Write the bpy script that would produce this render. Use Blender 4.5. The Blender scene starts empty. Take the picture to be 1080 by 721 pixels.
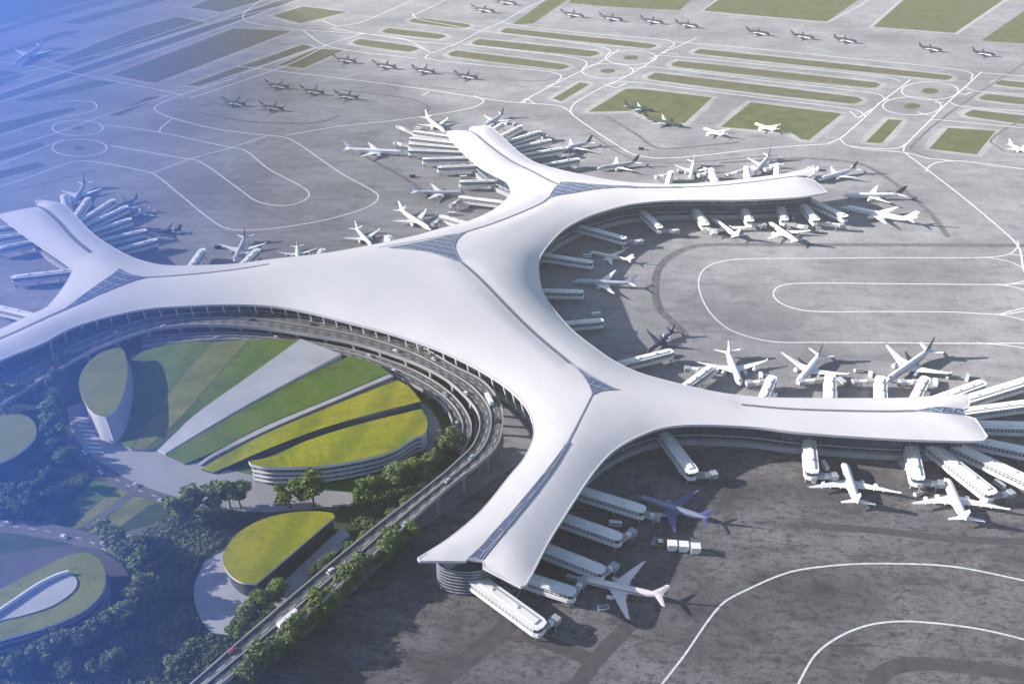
import bpy, bmesh, math, random
import numpy as np
from mathutils import Vector, Matrix
from mathutils.geometry import delaunay_2d_cdt

# ------------------------------------------------------------------ camera, sky, sun, exposure
scn = bpy.context.scene
col = scn.collection
CAM_H = 420.0; F = 1000.0; PITCH = math.atan(640.0 / F)
cam = bpy.data.cameras.new('camera'); cam_o = bpy.data.objects.new('camera', cam); col.objects.link(cam_o)
cam_o.location = (0, 0, CAM_H); cam_o.rotation_euler = (math.pi/2 - PITCH, 0, 0)
cam.sensor_width = 36; cam.lens = 36 * F / 1080; cam.clip_start = 1; cam.clip_end = 20000
scn.camera = cam_o

SUN_EL = math.radians(20.0); SUN_AZ = math.radians(174)      # azimuth (from +X) of the direction towards the sun
world = bpy.data.worlds.new('World'); scn.world = world; world.use_nodes = True
wn = world.node_tree; bg = wn.nodes['Background']
sky = wn.nodes.new('ShaderNodeTexSky'); sky.sky_type = 'NISHITA'; sky.sun_disc = False
sky.sun_elevation = SUN_EL; sky.sun_rotation = math.pi/2 - SUN_AZ; sky.air_density = 1.0; sky.dust_density = 1.0; sky.ozone_density = 2.0
wn.links.new(sky.outputs[0], bg.inputs[0]); bg.inputs[1].default_value = 0.056
sun = bpy.data.lights.new('sun', 'SUN'); sun.energy = 5.0; sun.angle = math.radians(0.5); sun.color = (1.0, 0.955, 0.895)
sun_o = bpy.data.objects.new('sun', sun); col.objects.link(sun_o)
sd = Vector((math.cos(SUN_AZ)*math.cos(SUN_EL), math.sin(SUN_AZ)*math.cos(SUN_EL), math.sin(SUN_EL)))
sun_o.rotation_euler = sd.to_track_quat('Z', 'Y').to_euler(); sun_o.location = sd * 1500
scn.view_settings.view_transform = 'Standard'; scn.view_settings.look = 'None'
scn.view_settings.exposure = 1.7; scn.view_settings.gamma = 1.0
random.seed(7)
rnd = random.Random(11)

# ------------------------------------------------------------------ helpers
cp, sp = math.cos(PITCH), math.sin(PITCH)
def P(x, y, z=0.0):
    """the ground point (at height z) that the photograph shows at pixel x, y"""
    u = (x - 540) / F; v = (360.5 - y) / F
    d = Vector((u, cp + v * sp, -sp + v * cp))
    t = (z - CAM_H) / d.z
    return Vector((d.x * t, d.y * t, z))

def tag(o, label=None, cat=None, group=None, kind=None):
    if label: o['label'] = label
    if cat: o['category'] = cat
    if group: o['group'] = group
    if kind: o['kind'] = kind
    return o
def empty(name, loc=(0, 0, 0), rz=0, label=None, cat=None, group=None):
    o = bpy.data.objects.new(name, None); col.objects.link(o)
    o.location = loc; o.rotation_euler = (0, 0, rz); o.empty_display_size = 1
    return tag(o, label, cat, group)
def copy_tree(o, parent=None):
    c = o.copy(); col.objects.link(c)
    if parent: c.parent = parent
    for ch in o.children: copy_tree(ch, c)
    return c

class MB:
    def __init__(s): s.v = []; s.f = []
    def add(s, vs, fs):
        n = len(s.v); s.v += [tuple(p) for p in vs]; s.f += [tuple(i + n for i in f) for f in fs]
    def box(s, c, size, rz=0, M=None):
        cx, cy, cz = c; a, b, h = size[0]/2, size[1]/2, size[2]/2
        co, si = math.cos(rz), math.sin(rz); vs = []
        for z in (-h, h):
            for x, y in ((-a, -b), (a, -b), (a, b), (-a, b)):
                vs.append((cx + x*co - y*si, cy + x*si + y*co, cz + z))
        s.add(vs, [(3,2,1,0),(4,5,6,7),(0,1,5,4),(1,2,6,5),(2,3,7,6),(3,0,4,7)])
    def seg(s, a, b, w, h):
        """a bar from a to b, w wide, h high"""
        a = Vector(a); b = Vector(b); d = (b - a)
        if d.length < 1e-4: return
        d.normalize(); n = Vector((-d.y, d.x, 0))
        n = n.normalized() if n.length > 1e-4 else Vector((1, 0, 0))
        u = n.cross(d)
        if u.z > 0 or True: u = d.cross(n) * 1.0
        vs = []
        for p in (a, b):
            for i, j in ((-1, -1), (1, -1), (1, 1), (-1, 1)): vs.append(p + n * (w/2*i) + u * (h/2*j))
        s.add(vs, [(3,2,1,0),(4,5,6,7),(0,1,5,4),(1,2,6,5),(2,3,7,6),(3,0,4,7)])
    def prism(s, poly, z0, z1):
        """poly [(x,y)], walls and both lids; z0, z1 numbers or lists"""
        n = len(poly); A = sum(poly[i][0]*poly[(i+1)%n][1]-poly[(i+1)%n][0]*poly[i][1] for i in range(n))
        if A < 0:
            poly = poly[::-1]
            if isinstance(z0, list): z0 = z0[::-1]
            if isinstance(z1, list): z1 = z1[::-1]
        g = lambda z, i: z[i] if isinstance(z, list) else z
        vs = [(poly[i][0], poly[i][1], g(z0, i)) for i in range(n)] + [(poly[i][0], poly[i][1], g(z1, i)) for i in range(n)]
        s.add(vs, [tuple(range(n))[::-1], tuple(range(n, 2*n))] + [(i, (i+1)%n, n+(i+1)%n, n+i) for i in range(n)])
    def walls(s, poly, z0, z1, closed=True):
        n = len(poly)
        g = lambda z, i: z[i] if isinstance(z, list) else z
        vs = [(poly[i][0], poly[i][1], g(z0, i)) for i in range(n)] + [(poly[i][0], poly[i][1], g(z1, i)) for i in range(n)]
        s.add(vs, [(i, (i+1)%n, n+(i+1)%n, n+i) for i in range(n if closed else n-1)])
    def ribbon(s, pts, w, z=None, h=None, closed=False):
        """flat band along pts; h gives thickness"""
        pts = [Vector(p) for p in pts]; n = len(pts); L = []; R = []
        for i in range(n):
            a = pts[(i-1) % n] if (closed or i > 0) else pts[i]; b = pts[(i+1) % n] if (closed or i < n-1) else pts[i]
            d = (b - a); d.z = 0
            if d.length < 1e-6: d = Vector((1, 0, 0))
            d.normalize(); nn = Vector((-d.y, d.x, 0)); ww = w[i] if isinstance(w, (list, tuple)) else w
            zz = pts[i].z if z is None else z
            l = pts[i] + nn*ww/2; r = pts[i] - nn*ww/2; l.z = r.z = zz; L.append(l); R.append(r)
        m = n if closed else n-1
        if h is None:
            s.add(L + R, [(n+i, n+(i+1)%n, (i+1)%n, i) for i in range(m)])
        else:
            L2 = [p - Vector((0,0,h)) for p in L]; R2 = [p - Vector((0,0,h)) for p in R]
            vs = L + R + L2 + R2; fs = []
            for i in range(m):
                j = (i+1) % n
                fs += [(n+i, n+j, j, i), (2*n+i, 2*n+j, 3*n+j, 3*n+i), (i, j, 2*n+j, 2*n+i), (3*n+i, 3*n+j, n+j, n+i)]
            if not closed: fs += [(0, 2*n, 3*n, n), (n-1, 2*n-1, 4*n-1, 3*n-1)]
            s.add(vs, fs)
    def tube(s, rings):
        """rings = list of lists of points, same length, closed with caps"""
        k = len(rings[0]); vs = [p for r in rings for p in r]; fs = []
        for i in range(len(rings)-1):
            for j in range(k): fs.append((i*k+j, i*k+(j+1)%k, (i+1)*k+(j+1)%k, (i+1)*k+j))
        fs.append(tuple(range(k))[::-1]); fs.append(tuple(range((len(rings)-1)*k, len(rings)*k)))
        s.add(vs, fs)
    def build(s, name, mat, parent=None, smooth=False, label=None, local=False):
        me = bpy.data.meshes.new(name)
        v = s.v
        if parent is not None and not local:
            q = parent.location if parent.parent is None else parent.parent.location + parent.location
            v = [(a - q[0], b - q[1], c - q[2]) for a, b, c in v]
        me.from_pydata(v, [], s.f); me.update()
        if smooth: me.polygons.foreach_set('use_smooth', [True]*len(me.polygons))
        me.materials.append(mat)
        o = bpy.data.objects.new(name, me); col.objects.link(o)
        if parent is not None: o.parent = parent
        if label: o['label'] = label
        return o

def catmull(pts, n=5, closed=False, corner=50):
    """smooth a polyline (Vectors), keeping sharp corners"""
    pts = [Vector(p) for p in pts]; N = len(pts); out = []
    def ang(i):
        if not closed and (i == 0 or i == N-1): return 180
        a = pts[i] - pts[(i-1) % N]; b = pts[(i+1) % N] - pts[i]
        if a.length < 1e-6 or b.length < 1e-6: return 180
        return math.degrees(a.angle(b))
    cs = [ang(i) > corner for i in range(N)]
    for i in range(N if closed else N-1):
        p1, p2 = pts[i], pts[(i+1) % N]
        p0 = p1 + (p1-p2) * .5 if cs[i] else pts[(i-1) % N]; p3 = p2 + (p2-p1)*.5 if cs[(i+1) % N] else pts[(i+2) % N]
        L = (p2-p1).length
        def tan(pa, pb, pc):     # chord-limited tangents
            t = (pc - pa)
            return t.normalized() * L * .95 if t.length > 1e-6 else Vector()
        m1 = (p2-p1) if cs[i] else tan(p0, p1, p2); m2 = (p2-p1) if cs[(i+1) % N] else tan(p1, p2, p3)
        for k in range(n):
            t = k/n; t2 = t*t; t3 = t2*t
            out.append(p1*(2*t3-3*t2+1) + m1*(t3-2*t2+t) + p2*(-2*t3+3*t2) + m2*(t3-t2))
    if not closed: out.append(pts[-1])
    return out
def px(lst, z=0.0, n=5, closed=False, corner=50):
    return catmull([P(q[0], q[1], z if len(q) < 3 else q[2]) for q in lst], n, closed, corner)
def area2(poly): return sum(poly[i][0]*poly[(i+1) % len(poly)][1] - poly[(i+1) % len(poly)][0]*poly[i][1] for i in range(len(poly)))
def offset(poly, d):
    """move a closed outline inwards by d"""
    n = len(poly); s = 1 if area2(poly) > 0 else -1; out = []
    for i in range(n):
        a = Vector(poly[i][:2]) - Vector(poly[i-1][:2]); b = Vector(poly[(i+1) % n][:2]) - Vector(poly[i][:2])
        a.normalize(); b.normalize(); t = a + b
        if t.length < .3: t = a
        t.normalize(); out.append((poly[i][0] - t.y*d*s, poly[i][1] + t.x*d*s))
    return out

# ------------------------------------------------------------------ materials
def mat(name, c1, c2=None, rough=.6, metal=0, scale=.05, bump=0, detail=6, spec=.5, stripes=None, pos=True, contrast=(.35, .65), extra=None):
    m = bpy.data.materials.new(name); m.use_nodes = True; nt = m.node_tree; N = nt.nodes; b = N['Principled BSDF']
    b.inputs['Roughness'].default_value = rough; b.inputs['Metallic'].default_value = metal
    b.inputs['Specular IOR Level'].default_value = spec
    c2 = c2 or tuple(x*.82 for x in c1)
    geo = N.new('ShaderNodeNewGeometry'); tc = N.new('ShaderNodeTexCoord')
    src = geo.outputs['Position'] if pos else tc.outputs['Object']
    no = N.new('ShaderNodeTexNoise'); no.inputs['Scale'].default_value = scale; no.inputs['Detail'].default_value = detail; no.inputs['Roughness'].default_value = .6
    nt.links.new(src, no.inputs['Vector'])
    rp = N.new('ShaderNodeValToRGB'); rp.color_ramp.elements[0].position = contrast[0]; rp.color_ramp.elements[1].position = contrast[1]
    rp.color_ramp.elements[0].color = (*c1, 1); rp.color_ramp.elements[1].color = (*c2, 1)
    nt.links.new(no.outputs[0], rp.inputs[0]); out = rp.outputs[0]
    def mix(fac_out, other, blend='MIX', amt=None):
        nonlocal out
        mx = N.new('ShaderNodeMix'); mx.data_type = 'RGBA'; mx.blend_type = blend
        if amt is not None:
            mu = N.new('ShaderNodeMath'); mu.operation = 'MULTIPLY'; mu.inputs[1].default_value = amt
            nt.links.new(fac_out, mu.inputs[0]); fac_out = mu.outputs[0]
        nt.links.new(fac_out, mx.inputs[0]); nt.links.new(out, mx.inputs[6]); mx.inputs[7].default_value = (*other, 1); out = mx.outputs[2]
    if stripes:   # (scale, angle, colour, amount)
        mp = N.new('ShaderNodeMapping'); mp.inputs['Rotation'].default_value = (0, 0, stripes[1]); nt.links.new(src, mp.inputs[0])
        wv = N.new('ShaderNodeTexWave'); wv.inputs['Scale'].default_value = stripes[0]; wv.inputs['Distortion'].default_value = stripes[4] if len(stripes) > 4 else 0
        nt.links.new(mp.outputs[0], wv.inputs[0])
        r2 = N.new('ShaderNodeValToRGB'); r2.color_ramp.elements[0].position = .55; r2.color_ramp.elements[1].position = .95
        nt.links.new(wv.outputs[1], r2.inputs[0]); mix(r2.outputs[0], stripes[2], amt=stripes[3])
    if extra: out = extra(nt, src, out, mix) or out
    nt.links.new(out, b.inputs['Base Color'])
    if bump:
        bp = N.new('ShaderNodeBump'); bp.inputs['Strength'].default_value = bump; bp.inputs['Distance'].default_value = .3
        n2 = N.new('ShaderNodeTexNoise'); n2.inputs['Scale'].default_value = scale*12; n2.inputs['Detail'].default_value = 5
        nt.links.new(src, n2.inputs['Vector']); nt.links.new(n2.outputs[0], bp.inputs['Height']); nt.links.new(bp.outputs[0], b.inputs['Normal'])
    return m

def ground_extra(dark, amount, joint=.25, sh=0):
    def f(nt, src, out, mix):
        N = nt.nodes
        # blotchy grime and scuffs, several sizes, some drawn out into streaks
        for sc, lo, hi, amt, st in ((.006, .44, .62, amount, (1,1.6,1)), (.035, .5, .64, amount*.9, (1,2.2,1)), (.16, .53-sh, .66-sh, amount*1.1, (1,1.7,1)), (.5, .55-sh, .66-sh, amount*1.1, (1,1.8,1)), (.05, .60, .66, amount, (.25,3,1))):
            mp = N.new('ShaderNodeMapping'); mp.inputs['Rotation'].default_value = (0, 0, .25 + sc); mp.inputs['Scale'].default_value = st; nt.links.new(src, mp.inputs[0])
            n = N.new('ShaderNodeTexNoise'); n.inputs['Scale'].default_value = sc; n.inputs['Detail'].default_value = 9; n.inputs['Roughness'].default_value = .7
            nt.links.new(mp.outputs[0], n.inputs['Vector'])
            r = N.new('ShaderNodeMapRange'); r.inputs[1].default_value = lo; r.inputs[2].default_value = hi; nt.links.new(n.outputs[0], r.inputs[0])
            mix(r.outputs[0], dark, amt=amt)
        # slab joints
        mp = N.new('ShaderNodeMapping'); mp.inputs['Rotation'].default_value = (0, 0, .2); nt.links.new(src, mp.inputs[0])
        br = N.new('ShaderNodeTexBrick'); br.inputs['Scale'].default_value = 1; br.inputs['Mortar Size'].default_value = .35
        br.inputs['Brick Width'].default_value = 15; br.inputs['Row Height'].default_value = 15; br.offset = 0; br.inputs['Color1'].default_value = (0,0,0,1); br.inputs['Color2'].default_value = (0.5,.5,.5,1); br.inputs['Mortar'].default_value = (1,1,1,1)
        nt.links.new(mp.outputs[0], br.inputs[0]); mix(br.outputs[0], dark, amt=joint)
    return f

M = {}
M['apron'] = mat('apron_concrete', (.29, .285, .293), (.23, .224, .232), rough=.85, scale=.01, bump=.15, extra=ground_extra((.085, .082, .088), .5, .28))
M['dim_asphalt'] = mat('dimmed_asphalt', (.20, .187, .19), (.135, .126, .132), rough=.85, scale=.02, bump=.2, extra=ground_extra((.03, .027, .03), .74, .2, .03))
M['runway'] = mat('runway_asphalt', (.07, .07, .075), (.05, .05, .055), rough=.9, scale=.02)
M['track'] = mat('tyre_track', (.075, .072, .075), (.14, .135, .14), rough=.85, scale=.15)
M['shoulder'] = mat('shoulder_concrete', (.36, .355, .345), (.30, .295, .285), rough=.9, scale=.03, extra=ground_extra((.13,.125,.12), .4, .2))
M['line'] = mat('marking_paint', (.74, .74, .72), (.5, .5, .49), rough=.7, scale=.4)
M['dashes'] = mat('road_paint', (.7, .7, .68), rough=.7, scale=.4)
def grass_extra(nt, src, out, mix):
    N = nt.nodes
    for sc, lo, hi, amt, c, st in ((.03, .5, .66, .35, (.05,.06,.02), (1,2.5,1)), (.12, .54, .68, .45, (.16,.14,.06), (1,1.5,1)), (.5, .52, .68, .55, (.03,.045,.015), (1,1,1)), (.09, .6, .68, .4, (.2,.19,.07), (.3,3,1))):
        mp = N.new('ShaderNodeMapping'); mp.inputs['Rotation'].default_value = (0, 0, .5); mp.inputs['Scale'].default_value = st; nt.links.new(src, mp.inputs[0])
        n = N.new('ShaderNodeTexNoise'); n.inputs['Scale'].default_value = sc; n.inputs['Detail'].default_value = 9; n.inputs['Roughness'].default_value = .7; nt.links.new(mp.outputs[0], n.inputs['Vector'])
        r = N.new('ShaderNodeMapRange'); r.inputs[1].default_value = lo; r.inputs[2].default_value = hi; nt.links.new(n.outputs[0], r.inputs[0]); mix(r.outputs[0], c, amt=amt)
def grass_mat(name, c1, c2, sc=.05, st=None): return mat(name, c1, c2, rough=.95, scale=sc, bump=.6, spec=.1, stripes=st, detail=10, extra=grass_extra)
M['infield'] = grass_mat('infield_grass', (.07, .09, .03), (.12, .12, .055), .05)
M['verge'] = grass_mat('verge_grass', (.085, .09, .05), (.125, .12, .07), .08)
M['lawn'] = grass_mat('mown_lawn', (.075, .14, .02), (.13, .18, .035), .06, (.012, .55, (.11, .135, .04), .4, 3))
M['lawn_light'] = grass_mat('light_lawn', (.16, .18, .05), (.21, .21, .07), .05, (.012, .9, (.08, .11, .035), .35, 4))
M['meadow'] = grass_mat('yellow_meadow', (.235, .255, .016), (.32, .28, .025), .018, (.008, .3, (.12, .16, .02), .5, 3))
M['olive_roof'] = grass_mat('olive_sedum', (.15, .175, .05), (.20, .205, .065), .04)
M['park'] = grass_mat('park_ground', (.035, .06, .025), (.06, .085, .035), .09)
def roof_extra(nt, src, out, mix):
    N = nt.nodes
    mp = N.new('ShaderNodeMapping'); mp.inputs['Rotation'].default_value = (0, 0, 1.0); nt.links.new(src, mp.inputs[0])
    br = N.new('ShaderNodeTexBrick'); br.inputs['Scale'].default_value = 1; br.inputs['Mortar Size'].default_value = .16
    br.inputs['Brick Width'].default_value = 26; br.inputs['Row Height'].default_value = 3.4; br.inputs['Color1'].default_value = (0,0,0,1); br.inputs['Color2'].default_value = (.35,.35,.35,1); br.inputs['Mortar'].default_value = (1,1,1,1)
    nt.links.new(mp.outputs[0], br.inputs[0]); mix(br.outputs[0], (.42, .41, .43), amt=.38)
M['roof'] = mat('white_metal_roof', (.60, .57, .575), (.545, .525, .535), rough=.55, scale=.012, extra=roof_extra)
M['white'] = mat('white_panel', (.8, .79, .77), (.7, .69, .67), rough=.5, scale=.12)
M['conc'] = mat('pale_concrete', (.36, .35, .345), (.28, .27, .27), rough=.8, scale=.08)
M['plaza'] = mat('plaza_paving', (.34, .33, .33), (.27, .26, .27), rough=.85, scale=.05, extra=ground_extra((.26,.26,.27), .35, .2))
M['ramp'] = mat('ramp_paving', (.38, .38, .40), (.32, .32, .34), rough=.7, scale=.06)
M['road'] = mat('road_asphalt', (.12, .118, .116), (.085, .084, .083), rough=.9, scale=.1, bump=.1)
M['glass'] = mat('facade_glass', (.03, .045, .075), (.05, .07, .11), rough=.12, scale=.08, spec=.8)
M['skyglass'] = mat('skylight_glass', (.11, .135, .22), (.07, .09, .16), rough=.25, scale=.2, spec=.6)
M['groove'] = mat('roof_gutter', (.16, .16, .19), (.11, .11, .14), rough=.6, scale=.2)
M['steel'] = mat('grey_steel', (.36, .37, .4), (.28, .29, .32), rough=.5, scale=.2)
M['dark'] = mat('dark_metal', (.04, .04, .05), (.06, .06, .07), rough=.5, scale=.5)
M['bark'] = mat('bark', (.07, .05, .035), (.1, .075, .05), rough=.9, scale=1)
M['leaf1'] = mat('leaf_green', (.085, .125, .045), (.16, .20, .07), rough=.8, scale=.25, spec=.2)
M['leaf2'] = mat('leaf_dark', (.06, .09, .05), (.12, .15, .08), rough=.8, scale=.25, spec=.2)
M['leaf3'] = mat('leaf_bright', (.085, .14, .03), (.15, .2, .045), rough=.8, scale=.25, spec=.2)
M['leafc'] = mat('cover_leaves', (.05, .08, .035), (.17, .20, .085), rough=.85, scale=.07, spec=.2, contrast=(.4, .62))
M['tyre'] = mat('rubber', (.02, .02, .02), rough=.9, scale=1)
paints = {'white': (.8, .8, .8), 'silver': (.45, .47, .5), 'black': (.03, .03, .035), 'red': (.35, .04, .03), 'blue': (.05, .09, .25)}
for k, c in paints.items(): M['p_'+k] = mat('car_paint_'+k, c, tuple(x*.9 for x in c), rough=.3, scale=1)
for k, c in {'white': (.82,.82,.82), 'cream': (.82,.77,.7), 'pink': (.8,.7,.69), 'grey': (.5,.52,.58), 'blue': (.22,.25,.36), 'navy': (.035,.04,.085), 'charcoal': (.025,.025,.035), 'steelwing': (.17,.17,.2), 'green': (.03,.05,.04), 'violet': (.10,.11,.24)}.items():
    M['a_'+k] = mat('aircraft_'+k, c, tuple(x*.9 for x in c), rough=.35, scale=.15)

# ------------------------------------------------------------------ ground
def sheet(name, polys, m, z, kind='structure', n=4, corner=40, **kw):
    mb = MB()
    for q in polys:
        pts = px(q, 0, n, True, corner)
        A = area2(pts)
        if A < 0: pts = pts[::-1]
        mb.add([(p.x, p.y, z) for p in pts], [tuple(range(len(pts)))])
    o = mb.build(name, m); tag(o, kind=kind, **kw); return o
g = MB(); S = 9000; n = 12
g.add([(-S + 2*S*i/n, -S/3 + 2*S*j/n, 0) for j in range(n+1) for i in range(n+1)], [(j*(n+1)+i, j*(n+1)+i+1, (j+1)*(n+1)+i+1, (j+1)*(n+1)+i) for j in range(n) for i in range(n)])
tag(g.build('ground', M['apron']), kind='structure')
# darker apron, foreground and mid right: dimmer ambient light partly put into the colour
sheet('dimmed_asphalt_apron', [[(150, 790), (330, 640), (440, 560), (575, 470), (700, 455), (860, 470), (1300, 470), (1300, 900), (100, 900)]], M['dim_asphalt'], .03, corner=180, n=1)
def strip(a, b, w, skew=0):
    """long thin grass strip between two pixels, w px thick at its ends"""
    (x0, y0), (x1, y1) = a, b
    return [(x0, y0 + w*.2), (x0 + w*1.3, y0 - w*.45), (x1 - w, y1 - w*.5), (x1, y1), (x1 - w*1.8, y1 + w*.5), (x0 + w*.8, y0 + w*.6)]
grass = [
 [(740,12),(760,-8),(917,-8),(872,23)], [(918,28),(962,-8),(1070,-8),(1008,35)], [(1035,43),(1090,5),(1150,10),(1150,48),(1080,46)],
 [(540,26),(585,-6),(607,-6),(575,16),(562,25)], [(606,-6),(737,-8),(717,11),(640,7),(600,3)],
 [(620,118),(660,94),(675,94),(751,103),(722,130),(690,127),(668,117)],
 [(760,134),(792,108),(888,120),(853,148),(845,147),(835,140)], [(913,150),(937,126),(952,127),(930,151)], [(980,157),(1000,135),(1050,138),(1030,163)],
]
verge = [strip((432,21),(497,28),5), strip((403,32),(471,39),5), strip((372,44),(442,52),6), strip((528,32),(693,49),5), strip((498,44),(633,57),6), strip((473,56),(601,71),6),
 [(583,104),(612,87),(622,89),(592,107)], strip((732,54),(1005,82),5), strip((708,67),(929,90),6), strip((682,80),(910,106),7),
 strip((1050,87),(1120,93),5), strip((1033,102),(1120,110),6), strip((1017,119),(1120,130),7)]
dullgrass = [[(55,65),(143,30),(187,18),(217,24),(77,70)], [(117,79),(247,30),(307,33),(163,88)], [(200,8),(233,-5),(285,-2),(233,13)], [(287,17),(320,7),(366,13),(317,25)],
 [(293,69),(333,52),(363,53),(320,72)], [(197,90),(320,47),(330,50),(210,91)], [(113,122),(157,102),(170,102),(127,122)], [(-40,65),(0,55),(67,33),(87,33),(30,50),(-40,75)],
 [(-40,80),(0,74),(27,78),(0,92),(-40,106)], [(-40,145),(0,130),(75,113),(82,116),(0,141),(-40,155)], [(15,106),(100,85),(125,87),(35,107)], [(-40,172),(43,150),(48,154),(-40,182)],[(-40,190),(40,171),(48,175),(-40,200)],
 [(-60,35),(60,18),(130,-8),(-60,-12)], [(65,24),(170,-4),(190,-4),(85,26)]]
sheet('infield_grass', grass, M['infield'], .055, corner=30, n=3)
sheet('verge_grass', verge, M['verge'], .055, corner=60, n=3)
sheet('airfield_grass', dullgrass, M['verge'], .055, corner=30, n=2)
mb = MB()
for q in verge + grass[5:] + dullgrass[:6]:
    pts = px(q, 0, 3, True, 60); o_ = offset([(p.x, p.y) for p in pts], -9)
    if area2(o_) < 0: o_ = o_[::-1]
    mb.add([(a, b, .034 + .0005*(len(mb.f))) for a, b in o_], [tuple(range(len(o_)))])
tag(mb.build('grass_shoulder', M['shoulder']), kind='structure')
for e in ((665.5,61,8,2.3),(641,75,8,2.3),(981,96,9,3),(962,112,9,3),(82,135,6,2),(84,156,6,2)):
    verge_o = sheet('island_grass', [[(e[0]+e[2]*math.cos(t*math.pi/4), e[1]+e[3]*math.sin(t*math.pi/4)) for t in range(8)]], M['verge'], .055, corner=90, n=2)
def band(name, lines, w, m, z, n=6):
    mb = MB()
    for i, q in enumerate(lines):
        ww = w
        if isinstance(q, tuple): q, ww = q
        mb.ribbon(px(q, 0, n, False, 75), ww, z + i*.0009)
    tag(mb.build(name, m), kind='structure')
band('runway', [([(-60,124),(0,103),(160,50),(307,0),(360,-18)], 24), ([(-60,54),(0,33),(127,-2),(160,-12)], 22)], 22, M['runway'], .062)
band('service_taxiway', [([(735,-8),(757,-1),(740,12),(872,24),(900,10),(930,-8)], 7), ([(960,-8),(918,29),(1008,36),(1070,-6)], 7)], 7, M['conc'], .085, 1)
band('tyre_marks', [([(1100,259),(800,258),(738,259),(711,268),(695,283),(691,306),(696,326),(711,341),(724,354)], 7), ([(760,172),(840,167),(867,168),(907,173),(933,186),(960,206),(982,226),(1000,250)], 6),
  
  ([(640,123),(673,143),(693,156),(718,156),(780,150)], 5), ([(207,118),(260,128),(330,130),(360,122)], 4), ([(207,115),(222,108),(262,116)],4), ([(450,75),(560,86),(600,80)], 3),
  ([(360,95),(430,104),(452,113),(445,122)], 4), ([(385,165),(430,190),(460,212)], 4), ([(20,200),(100,180)], 3), ([(420,95),(405,88),(480,94)],3), ([(620,140),(680,170),(820,164)],3),
  ([(1000,172),(960,155),(1090,60)],3), ([(1060,160),(1045,148),(1090,120)], 3)], 6, M['track'], .068)
M['track_dark'] = mat('dark_tyre_track', (.05, .046, .05), (.075, .07, .075), rough=.85, scale=.15)
band('dark_tyre_marks', [([(847,553),(933,560),(1003,568),(1090,571)], 6), ([(915,735),(927,713),(947,702),(987,700),(1090,712)], 9), ([(560,640),(543,653),(503,687),(450,728)], 11), ([(550,668),(593,683),(627,697)], 9),([(667,655),(627,697),(605,728)], 9), ], 6, M['track_dark'], .068)
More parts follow.
